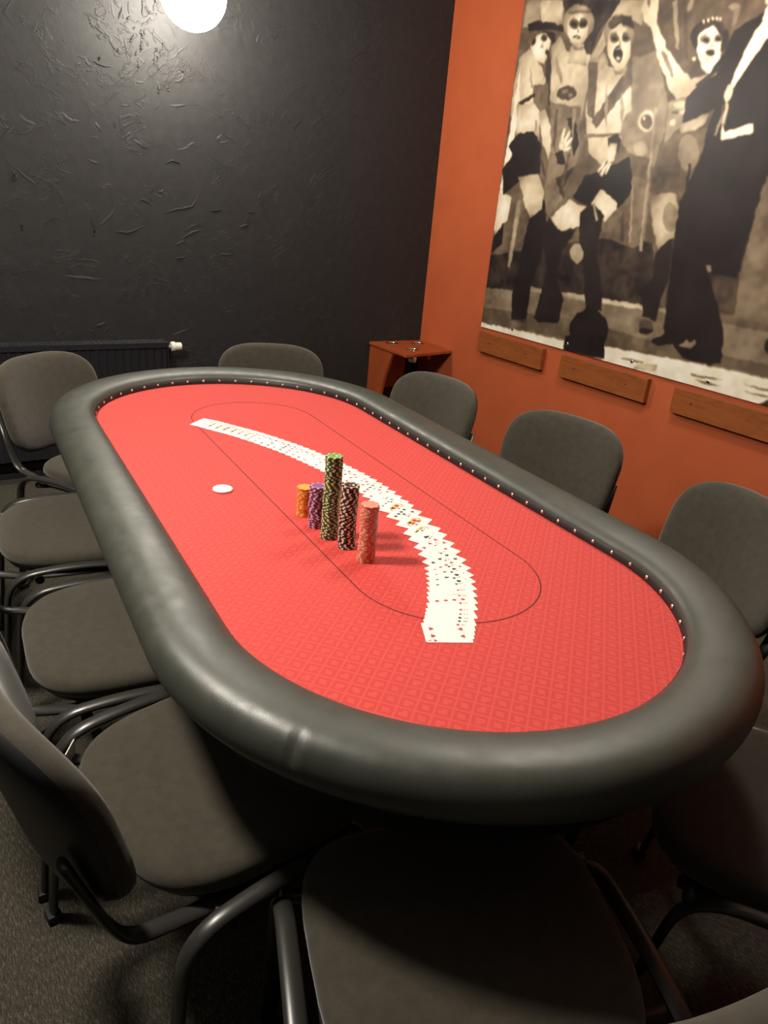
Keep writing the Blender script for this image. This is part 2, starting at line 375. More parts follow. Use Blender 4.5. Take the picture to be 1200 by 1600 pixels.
# ================================================================== CHAIRS
CS = 1.04
def superell(n, ex, ax, ay):
    out = []
    for k in range(n):
        t = 2*PI*k/n; c, s = math.cos(t), math.sin(t); e = 2/ex
        out.append((ax*math.copysign(abs(c)**e, c), ay*math.copysign(abs(s)**e, s)))
    return out
def stack_mesh(name, rings, cap0=True, cap1=True):
    n = len(rings[0]); V = [v for r in rings for v in r]; F = []
    for i in range(len(rings)-1):
        for k in range(n): F.append((i*n+k, i*n+(k+1) % n, (i+1)*n+(k+1) % n, (i+1)*n+k))
    if cap0: F.append(tuple(range(n))[::-1])
    if cap1: F.append(tuple((len(rings)-1)*n+k for k in range(n)))
    return mesh(name, V, F, True)
def make_chair():
    root = empty('stacking_chair')
    # seat cushion: rounded, a bit narrower at the back, front edge rolled down
    def seat_pt(x, y, z):
        x *= 1 - .10*(1-(y/.22+1)/2)
        z -= .012*max(0, y/.22)**3 + .0
        z -= .008*(1-(x/.24)**2) * (1 if z > .45 else 0)
        return (x*CS, (y+.0)*CS, z*CS)
    rings = []
    for sc, z in ((.93,.437),(.975,.440),(1.0,.450),(1.0,.462),(.985,.472),(.955,.479),(.90,.4835),(.80,.486),(.6,.487),(.35,.4875),(.1,.4875)):
        rings.append([seat_pt(x*sc, y*sc, z) for x, y in superell(56, 3.4, .24, .22)])
    seat = link('seat', stack_mesh('seat', rings), M['fabric'], root)
    rings = []
    for sc, z in ((.5,.412),(.80,.415),(.93,.424),(.965,.438)):
        rings.append([seat_pt(x*sc, y*sc, z) for x, y in superell(56, 3.4, .24, .22)])
    link('seat_shell', stack_mesh('seat_shell', rings), M['plastic'], root)
    # backrest: curved pad leaning back, plastic shell behind
    def back_pt(s, t, d):
        x = .235*s*(1-.07*(1-t)/2)
        y = -.294 - .13*(t+1)/2*.6 + .05*s*s
        z = .64 + .165*t
        return ((x)*CS, (y + d)*CS, (z + d*.12)*CS)
    def back_ring(sc, d, n=64):
        out = []
        for x, y in superell(n, 3.4, 1.0, 1.0):
            k = sc; kz = sc**1.35
            out.append(back_pt(x*k, y*kz, d))
        return out
    rings = [back_ring(.975, -.012), back_ring(1.0, -.004), back_ring(1.0, .008), back_ring(.985, .018), back_ring(.955, .024), back_ring(.90, .028), back_ring(.75, .031), back_ring(.5, .031), back_ring(.25, .031), back_ring(.06, .031)]
    rings = [r[::-1] for r in rings]
    link('backrest', stack_mesh('backrest', rings, False, True), M['fabric'], root)
    rings = [back_ring(.99, -.006), back_ring(.975, -.016), back_ring(.92, -.024), back_ring(.7, -.028), back_ring(.4, -.028), back_ring(.08, -.028)]
    link('back_shell', stack_mesh('back_shell', rings, False), M['plastic'], root)
    # side frames: rear foot, up, forward beside the seat, down to the front foot
    X = Vector((1,0,0))
    for sx in (-1, 1):
        xs = .256*sx
        P = smooth_path([(xs*1.02, -.245, 0), (xs, -.205, .447), (xs, -.06, .462), (xs, .135, .447), (xs*1.02, .205, 0)], .085, 8)
        link('side_frame', tube_mesh('side_frame', [v_*CS for v_ in P], .0160, .0085, X, 14), M['tube'], root)
        for yy, zz in ((-.245,0),(.205,0)):
            link('rubber_foot', box_mesh('rubber_foot', (xs*1.02-.017)*CS, (xs*1.02+.017)*CS, (yy-.014)*CS, (yy+.014)*CS, 0, .022, .004), M['plastic'], root)
        xi = .205*sx
        P = smooth_path([(xi, .15, .412), (xi, -.14, .418), (xi, -.262, .446), (xi*.99, -.292, .50), (xi*.96, -.335, .63)], .06, 8)
        link('back_support', tube_mesh('back_support', [v_*CS for v_ in P], .0165, .0075, X, 14), M['tube'], root)
    for yy in (-.13, .13):
        link('cross_bar', tube_mesh('cross_bar', [Vector((-.256, yy, .43))*CS, Vector((-.17, yy, .402))*CS, Vector((.17, yy, .402))*CS, Vector((.256, yy, .43))*CS], .012, .010, Vector((0,1,0)), 10), M['tube'], root)
    return root
chair0 = make_chair()
def copy_tree(o, parent=None):
    c = o.copy(); COL.objects.link(c); c.parent = parent
    for ch in list(o.children): copy_tree(ch, c)
    return c
R = math.radians
CHAIRS = [
 (-.475, -.655, R(-78), 'nearest dark grey chair on the left side, white tag on its seat, backrest seen edge-on'),
 (-.535, -.105, R(-90), 'second dark grey chair from the camera on the left side, seat beside the padded rail'),
 (-.550,  .525, R(-92), 'third dark grey chair from the camera on the left side, only its seat fully visible'),
 (-.335, 1.050, R(-141), 'dark grey chair at the far left corner of the table, before the radiator'),
 ( .322, 1.125, R(163), 'dark grey chair behind the far end of the table, before the black wall'),
 ( .555,  .701, R(101.2), 'dark grey chair by the orange wall, in front of the wooden corner shelf'),
 ( .700,  .053, R(104.1), 'dark grey chair by the orange wall, under the middle wooden board'),
 ( .655, -.553, R(77.9), 'dark grey chair cut by the right photo edge, backrest against the orange wall'),
 ( .445, -1.195, R(33), 'deeply shadowed dark chair at the near right corner of the table'),
 (-.250, -1.137, R(-17), 'shadowed dark chair at the near end of the table, seen from above'),
]
chairs = []
for i, (x, y, a, lab) in enumerate(CHAIRS):
    c = chair0 if i == 0 else copy_tree(chair0)
    c.location = (x, y, 0); c.rotation_euler = (0, 0, a)
    tag(c, lab, 'chair', 'stacking chairs around the poker table'); chairs.append(c)
# the paper tag under the rear seat edge of the nearest left chair
seat = [c for c in chairs[0].children if c.name.startswith('seat') and 'shell' not in c.name][0]
tg = link('paper_tag', box_mesh('paper_tag', -.022, .022, -.0012, .0012, -.018, .016, .0006), M['white'], chairs[0])
tg.location = (-.208, -.205, .470); tg.rotation_euler = (0, 0, R(-40))
tag(tg, 'small white tag at the rear edge of the seat')

# ================================================================== CARDS
NEAR = [(-0.0903,-0.7788,-22.5),(-0.08,-0.7687,-24.5),(-0.0713,-0.7585,-24.9),(-0.0626,-0.7474,-23.5),(-0.0521,-0.7343,-21.5),(-0.0368,-0.715,-17.3),(-0.02,-0.6914,-13.2),(-0.0077,-0.6732,-9.2),(0.0062,-0.6522,-5.0),(0.0196,-0.6308,0.8),(0.0328,-0.6085,7.0),(0.0444,-0.5863,12.3),(0.0565,-0.5603,17.7),(0.0695,-0.5275,22.8),(0.0814,-0.4894,26.5),(0.0911,-0.4521,30.0),(0.1009,-0.4085,33.3),(0.1066,-0.3739,35.0),(0.1151,-0.3226,36.2),(0.1165,-0.2714,36.6),(0.1192,-0.2285,37.4)]
FARP = [(.1192,-.2285),(.119,-.10),(.102,.035),(.071,.16),(.032,.28),(-.045,.445),(-.138,.593)]
seglen = [math.dist(FARP[i], FARP[i+1]) for i in range(6)]; tot = sum(seglen)
cards = list(NEAR)
for k in range(1, 32):
    s = tot*(k/31)**.93 ; i = 0
    while i < 5 and s > seglen[i]: s -= seglen[i]; i += 1
    # smooth interpolation
    t = min(1, s/seglen[i]); a, b = FARP[i], FARP[i+1]
    pa = FARP[max(i-1,0)]; pb = FARP[min(i+2,6)]
    def cr(p0,p1,p2,p3,t): return .5*((2*p1)+(-p0+p2)*t+(2*p0-5*p1+4*p2-p3)*t*t+(-p0+3*p1-3*p2+p3)*t**3)
    cards.append((cr(pa[0],a[0],b[0],pb[0],t)+rng.uniform(-.0008,.0008), cr(pa[1],a[1],b[1],pb[1],t)+rng.uniform(-.0008,.0008), 37.4 + 5.6*k/31 + rng.uniform(-1,1)))
def suit_poly(s):
    H = [(0,-.5),(.28,-.16),(.47,.12),(.46,.34),(.3,.48),(.12,.44),(0,.26),(-.12,.44),(-.3,.48),(-.46,.34),(-.47,.12),(-.28,-.16)]
    if s == 'H': return [H]
    if s == 'D': return [[(0,-.55),(.4,0),(0,.55),(-.4,0)]]
    if s == 'S': return [[(x, -y) for x, y in H][::-1], [(-.05,-.1),(-.2,-.58),(.2,-.58),(.05,-.1)]]
    c = lambda cx, cy, r: [(cx+r*math.cos(k*PI/4), cy+r*math.sin(k*PI/4)) for k in range(8)]
    return [c(0,.25,.23), c(-.24,-.1,.23), c(.24,-.1,.23), [(-.05,.1),(-.18,-.55),(.18,-.55),(.05,.1)]]
glyph_cache = {}
def glyph(txt):
    if txt in glyph_cache: return glyph_cache[txt]
    cu = bpy.data.curves.new('glyph', 'FONT'); cu.body = txt; cu.size = 1.0; cu.align_x = 'CENTER'; cu.resolution_u = 2
    o = bpy.data.objects.new('glyph', cu); COL.objects.link(o)
    dg = bpy.context.evaluated_depsgraph_get(); me = bpy.data.meshes.new_from_object(o.evaluated_get(dg))
    r = ([(v.co.x, v.co.y) for v in me.vertices], [tuple(p_.vertices) for p_ in me.polygons])
    bpy.data.objects.remove(o); bpy.data.curves.remove(cu); bpy.data.meshes.remove(me)
    glyph_cache[txt] = r; return r
LAY = {'A':[(0,0)],'2':[(0,1),(0,-1)],'3':[(0,1),(0,0),(0,-1)],'4':[(-1,1),(1,1),(-1,-1),(1,-1)]}
LAY['5'] = LAY['4']+[(0,0)]; LAY['6'] = LAY['4']+[(-1,0),(1,0)]; LAY['7'] = LAY['6']+[(0,.5)]; LAY['8'] = LAY['7']+[(0,-.5)]
LAY['9'] = [(sx, y) for sx in (-1,1) for y in (1,.33,-.33,-1)]+[(0,0)]; LAY['10'] = [(sx, y) for sx in (-1,1) for y in (1,.33,-.33,-1)]+[(0,.66),(0,-.66)]
CL, CW, CT = .0880, .0630, .00030
def card_mesh(rank, s):
    V, F, MI = [], [], []
    out = []
    for (cx, cy, a0) in ((CL/2-.0035, CW/2-.0035, 0), (-CL/2+.0035, CW/2-.0035, PI/2), (-CL/2+.0035, -CW/2+.0035, PI), (CL/2-.0035, -CW/2+.0035, 1.5*PI)):
        for k in range(4): a = a0 + k*PI/6; out.append((cx+.0035*math.cos(a), cy+.0035*math.sin(a)))
    n = len(out)
    V += [(x, y, CT) for x, y in out] + [(x, y, 0) for x, y in out]
    F.append(tuple(range(n))); MI.append(0); F.append(tuple(range(n, 2*n))[::-1]); MI.append(0)
    for i in range(n): j = (i+1) % n; F.append((i, i+n, j+n, j)); MI.append(0)
    ink = 1 if s in 'HD' else 2
    Z = CT + .00006
    def add(poly, mi, u0, v0, sc, flip=False):
        b0 = len(V)
        for x, y in poly:
            if flip: x, y = -x, -y
            u_, v_ = u0 + x*sc, v0 + y*sc
            V.append((v_, -u_, Z))
        F.append(tuple(range(b0, len(V)))); MI.append(mi)
    def addg(txt, mi, u0, v0, sc, flip):
        gv, gf = glyph(txt); b0 = len(V)
        for x, y in gv:
            y -= .36; x *= .8
            if flip: x, y = -x, -y
            V.append((v0 + y*sc, -(u0 + x*sc), Z))
        for f_ in gf: F.append(tuple(b0+i for i in f_)); MI.append(mi)
    for fl in (False, True):
        k = -1 if fl else 1
        addg(rank, ink, -.0262*k, .0365*k, .0125, fl)
        for pl in suit_poly(s): add(pl, ink, -.0262*k, .0255*k, .0075, fl)
    if rank in LAY:
        for (a, b) in LAY[rank]:
            fl = b < 0
            for pl in suit_poly(s): add(pl, ink, a*.0115, b*.0275, .0105 if rank != 'A' else .018, fl)
    else:   # court card: framed coloured figure, mirrored
        R_ = random.Random(rank+s)
        for fl in (False, True):
            k = -1 if fl else 1
            add([(-.8,0),(.8,0),(.8,1.1),(.4,1.5),(-.4,1.5),(-.8,1.1)], 3, 0, .001*k, .016, fl)
            Z += .00001
            add([(-.5,.1),(.1,.1),(.1,1.0),(-.5,.8)], 1, 0, .001*k, .016, fl)
            add([(.2,.2),(.7,.3),(.6,.9),(.25,.9)], 2, 0, .001*k, .016, fl)
            add([(-.22,1.05),(.22,1.05),(.25,1.45),(-.25,1.45)], 0, 0, .001*k, .016, fl)
            Z += .00001
            add([(-.3,1.45),(.3,1.45),(.36,1.7),(.1,1.6),(0,1.75),(-.1,1.6),(-.36,1.7)], 1, 0, .001*k, .016, fl)
    me = mesh('playing_card', V, F, False, MI)
    for mm in (M['card'], M['red'], M['ink'], M['gold']): me.materials.append(mm)
    return me
first = ['4H','8C','3S','2D','2H','3H','10D','QD','2C','5S','7S','6S','9D','7C','3D','8H','AS','QS','KC','9S','JC','9C']
deck = [r+s for s in 'SHDC' for r in ('A','2','3','4','5','6','7','8','9','10','J','Q','K')]
rest = [c for c in deck if c not in first]; random.shuffle(rest); rest.sort(key=lambda c: c[0] in 'JQK')
order = (first + rest)[:52]
NAMES = {'A':'ace','2':'two','3':'three','4':'four','5':'five','6':'six','7':'seven','8':'eight','9':'nine','10':'ten','J':'jack','Q':'queen','K':'king'}
SUITN = {'H':'hearts','D':'diamonds','S':'spades','C':'clubs'}
for i, (x, y, ang) in enumerate(cards[:52]):
    code = order[i]; rank, s = code[:-1], code[-1]
    o = link('playing_card', card_mesh(rank, s))
    nx_ = cards[i+1] if i < len(cards)-1 else None
    gap = math.dist((x, y), nx_[:2]) if nx_ else .028
    slope = min(.036, max(.011, .00042/max(gap, .008)))
    if i == 51: slope = .004
    a = R(ang); tl = math.atan(slope)
    o.rotation_mode = 'XYZ'; o.rotation_euler = (tl, 0, a)
    o.location = (x, y, FELT + .0007 + math.sin(tl)*CW/2)
    if i == 0: lab = 'white four of hearts at the near end of the fanned spread, lying fully open'
    elif i == 51: lab = 'white playing card at the far end of the fanned spread'
    else: lab = 'white playing card in the fanned spread on red cloth, %s from the near end' % ordinal(i+1)
    tag(o, lab, 'playing card', 'playing cards fanned across the cloth')

# ================================================================== CHIPS
def chip_mesh(name, body, spot, inlay, nsp=8, mark=False):
    n = 48; r = .0196; h = .0033
    V, F, MI = [], [], []
    prof = [(r*.97, 0), (r, .0004), (r, h-.0004), (r*.97, h), (r*.80, h), (r*.72, h), (r*.66, h-.0001)]
    for q_, z in prof:
        for k in range(n): V.append((q_*math.cos(2*PI*k/n), q_*math.sin(2*PI*k/n), z))
    def is_spot(k): return (k % (n//nsp)) < 2
    for i in range(len(prof)-1):
        for k in range(n):
            F.append((i*n+k, i*n+(k+1) % n, (i+1)*n+(k+1) % n, (i+1)*n+k))
            if i <= 3: MI.append(1 if is_spot(k) else 0)
            elif i == 4: MI.append(1)
            else: MI.append(0)
    F.append(tuple(6*n+k for k in range(n))); MI.append(2)
    F.append(tuple(range(n))[::-1]); MI.append(0)
    if mark:
        for (x0, x1, y0, y1, mi) in ((-.004, .0005, -.005, .005, 3), (.003, .008, -.004, .004, 1)):
            b0 = len(V); V += [(x0,y0,h+.00003),(x1,y0,h+.00003),(x1,y1,h+.00003),(x0,y1,h+.00003)]; F.append((b0,b0+1,b0+2,b0+3)); MI.append(mi)
    me = mesh(name, V, F, False, MI)
    for nm, c in (('body', body), ('spot', spot), ('inlay', inlay), ('mark', (.45,.08,.05))):
        me.materials.append(mat('chip_'+nm, c, .38, spec=.5))
    return me
STACKS = [
 ('orange', (-.124,-.195), 22, (.62,.20,.022), (.85,.42,.11), (.75,.33,.06), 'orange poker chip with pale orange spots', 'short orange stack'),
 ('purple', (-.124,-.267), 31, (.10,.022,.10), (.72,.42,.46), (.22,.08,.24), 'purple poker chip with pale pink spots', 'purple stack'),
 ('green',  (-.121,-.331), 60, (.012,.075,.018), (.70,.66,.36), (.10,.42,.08), 'green poker chip with cream spots', 'tall green stack'),
 ('black',  (-.105,-.390), 45, (.010,.008,.007), (.78,.66,.52), (.05,.018,.012), 'black poker chip with cream spots', 'black stack'),
 ('pink',   (-.095,-.463), 40, (.58,.17,.10), (.82,.42,.29), (.75,.26,.18), 'salmon pink poker chip with pale spots', 'salmon pink stack'),
]
for name, (cx, cy), cnt, body, spot, inl, lab, stk in STACKS:
    me = chip_mesh('poker_chip', body, spot, inl, 8, name in ('green', 'black'))
    dx = dy = 0
    for i in range(cnt):
        dx = dx*.93 + rng.normal()*.00035; dy = dy*.93 + rng.normal()*.00035
        if i == cnt-1 and name in ('orange',): dx -= .0016
        if i == cnt-4 and name == 'pink': dx += .0010
        o = link('poker_chip', me); o.location = (cx+dx, cy+dy, FELT + .0003 + i*.00331)
        o.rotation_euler = (0, 0, rng.uniform(0, 2*PI) if i < cnt-1 else -.55)
        if i == cnt-1: L_ = '%s, on top of the %s' % (lab, stk)
        elif i == 0: L_ = '%s, at the bottom of the %s' % (lab, stk)
        elif i < cnt/2: L_ = '%s, %s from the bottom of the %s' % (lab, ordinal(i+1), stk)
        else: L_ = '%s, %s from the top of the %s' % (lab, ordinal(cnt-i), stk)
        tag(o, L_, 'poker chip', '%s poker chips in the %s' % (name, stk))
o = link('dealer_button', lathe('dealer_button', [(.0235,0),(.0255,.0012),(.026,.003),(.0255,.005),(.0235,.0062),(.020,.0062),(.019,.0058),(.001,.0058)], 40), M['card'])
o.location = (-.262, .013, FELT + .0003); tag(o, 'round white dealer button lying alone on the red cloth', 'dealer button')

# ================================================================== WALL THINGS (room axes)
def rempty(name, x, y, z): return empty(name, room(x, y, z), YAW)
# three stained boards
for (y0, y1, lab) in ((1.194, 1.728, 'reddish wooden board on the orange wall, the far left one under the poster corner'),
                      (.499, 1.056, 'reddish wooden board on the orange wall, the middle one of three'),
                      (-.262, .351, 'reddish wooden board on the orange wall, the rightmost one cut by the photo edge')):
    t = rempty('wall_board', WX-.004, (y0+y1)/2, .762); h = (y1-y0)/2
    link('board', box_mesh('board', -.027, 0, -h, h, -.0575, .0575, .0015), M['board'], t)
    for sy_ in (-h+.12, h-.10):
        o = link('screw', lathe('screw', [(.004,0),(.0035,.0015),(.001,.0018)], 10), M['dark'], t); o.rotation_euler = (0, -PI/2, 0); o.location = (-.0268, sy_, .004)
    for sy_ in (-h+.05, h-.05): link('spacer', box_mesh('spacer', -.001, .0038, sy_-.02, sy_+.02, -.03, .03), M['dark'], t)
    tag(t, lab, 'board', 'wooden boards under the poster')
# radiator
t = rempty('radiator', 0, WY, 0)
tag(t, 'black panel radiator on the black wall behind the far left chair', 'radiator')
RX0, RX1, RZ0, RZ1 = -1.18, .322, .12, .70
def part(name, x0, x1, y0, y1, z0, z1, bev, mm, par, lab=None):
    o = link(name, box_mesh(name, x0, x1, y0, y1, z0, z1, bev), mm, par)
    if lab: o['label'] = lab
    return o
for dy_ in (-.115, -.052): 
    V, F = [], []; xs = np.arange(RX0+.01, RX1-.008, .01)
    for i, x in enumerate(xs):
        d = 0 if (i//1) % 4 in (0, 1) else .007
        V += [(x, dy_+d, RZ0), (x, dy_+d, RZ1-.03)]
    for i in range(len(xs)-1): F.append((2*i, 2*i+2, 2*i+3, 2*i+1))
    link('ribbed_panel', mesh('ribbed_panel', V, F), M['radiator'], t)
part('side_cover', RX0, RX0+.008, -.12, -.04, RZ0, RZ1, .002, M['radiator'], t)
part('side_cover', RX1-.008, RX1, -.12, -.04, RZ0, RZ1, .002, M['radiator'], t)
for y in (-.118, -.092, -.066, -.042): part('top_rail', RX0, RX1, y-.003, y+.003, RZ1-.03, RZ1, .0015, M['radiator'], t)
for k in range(60): part('top_slat', RX0+.02+k*.0248, RX0+.026+k*.0248, -.115, -.045, RZ1-.006, RZ1-.002, 0, M['radiator'], t)
for x in (RX0+.2, RX1-.2): part('bracket', x-.015, x+.015, -.05, 0, RZ0+.1, RZ1-.1, .002, M['radiator'], t)
v_ = link('thermostat_valve', lathe('thermostat_valve', [(.016,0),(.024,.003),(.026,.008),(.026,.022),(.022,.026),(.021,.030),(.021,.052),(.019,.058),(.010,.060)], 24), M['white'], t)
v_.rotation_euler = (0, PI/2, 0); v_.location = (RX1+.022, -.082, .668); v_['label'] = 'white thermostat knob at the right end of the radiator'
p_ = link('valve_pipe', tube_mesh('valve_pipe', smooth_path([(RX1-.01,-.082,.668),(RX1+.026,-.082,.668)]), .010, .010), M['chrome'], t)
link('pipe', tube_mesh('pipe', smooth_path([(RX1+.018,-.075,.66),(RX1+.018,-.045,.60),(RX1+.018,-.045,0)], .02), .009, .009), M['radiator'], t)
# corner shelf with steel cup holders
SX, SZ = 1.655, .648
t = rempty('corner_shelf', WX, WY, 0)
tag(t, 'cherry wood corner shelf with three steel cup holders between black and orange wall', 'shelf')
dx0, dyf = SX-WX, 1.93-WY
def hole_plate():
    bm = bmesh.new(); pts = [(dx0, -.003), (dx0, dyf-.005), (-.003, dyf+.06), (-.003, -.003)]
    vs = [bm.verts.new((x, y, SZ)) for x, y in pts]; f = bm.faces.new(vs)
    r = bmesh.ops.extrude_face_region(bm, geom=[f]); 
    for e in r['geom']:
        if isinstance(e, bmesh.types.BMVert): e.co.z -= .018
    bmesh.ops.recalc_face_normals(bm, faces=bm.faces)
    bmesh.ops.bevel(bm, geom=list(bm.edges), offset=.0015, segments=1, affect='EDGES')
    me = bpy.data.meshes.new('shelf_top'); bm.to_mesh(me); bm.free(); return me
link('shelf_top', hole_plate(), M['shelf'], t)
for (cx, cy) in ((1.781,2.262),(1.965,2.235),(1.800,2.060)):
    c_ = link('cup_holder', lathe('cup_holder', [(.030,-.070),(.031,-.068),(.034,.001),(.041,.002),(.042,.0008),(.0425,0.0002)][::-1][:3] + [(.036,.0022),(.033,-.004),(.030,-.055),(.002,-.056)], 32), M['chrome'], t)
    c_.location = (cx-WX, cy-WY, SZ+.0005)
# steel cup bodies hanging below the board
    b_ = link('cup_body', lathe('cup_body', [(.028,-.075),(.031,-.073),(.033,-.019)], 28), M['chrome'], t); b_.location = (cx-WX, cy-WY, SZ)
# curved side panel
V, F = [], []
out = []
for k in range(13):
    s_ = k/12; z = SZ-.018 - s_*(SZ-.018-.02); d = .265 - .105*math.sin(min(1, s_*1.7)*PI/2)
    out.append((d, z))
n = len(out)
for xx in (dx0+.008, dx0+.026):
    for d, z in out: V += [(xx, -d, z), (xx, -.003, z)]
for i in range(n-1):
    a = 2*i; b = 2*n+2*i
    F += [(a, a+1, a+3, a+2), (b, b+2, b+3, b+1), (a, a+2, b+2, b)]
F += [(0, 2*n, 2*n+1, 1), (2*n-2, 2*n-1, 4*n-1, 4*n-2)]
link('side_panel', mesh('side_panel', V, F), M['shelf_v'], t)
part('back_panel', dx0+.028, -.12, -.022, -.004, SZ-.30, SZ-.02, .001, M['shelf_v'], t)
part('batten', -.18, -.15, dyf+.08, -.03, SZ-.055, SZ-.019, .001, M['shelf_v'], t)

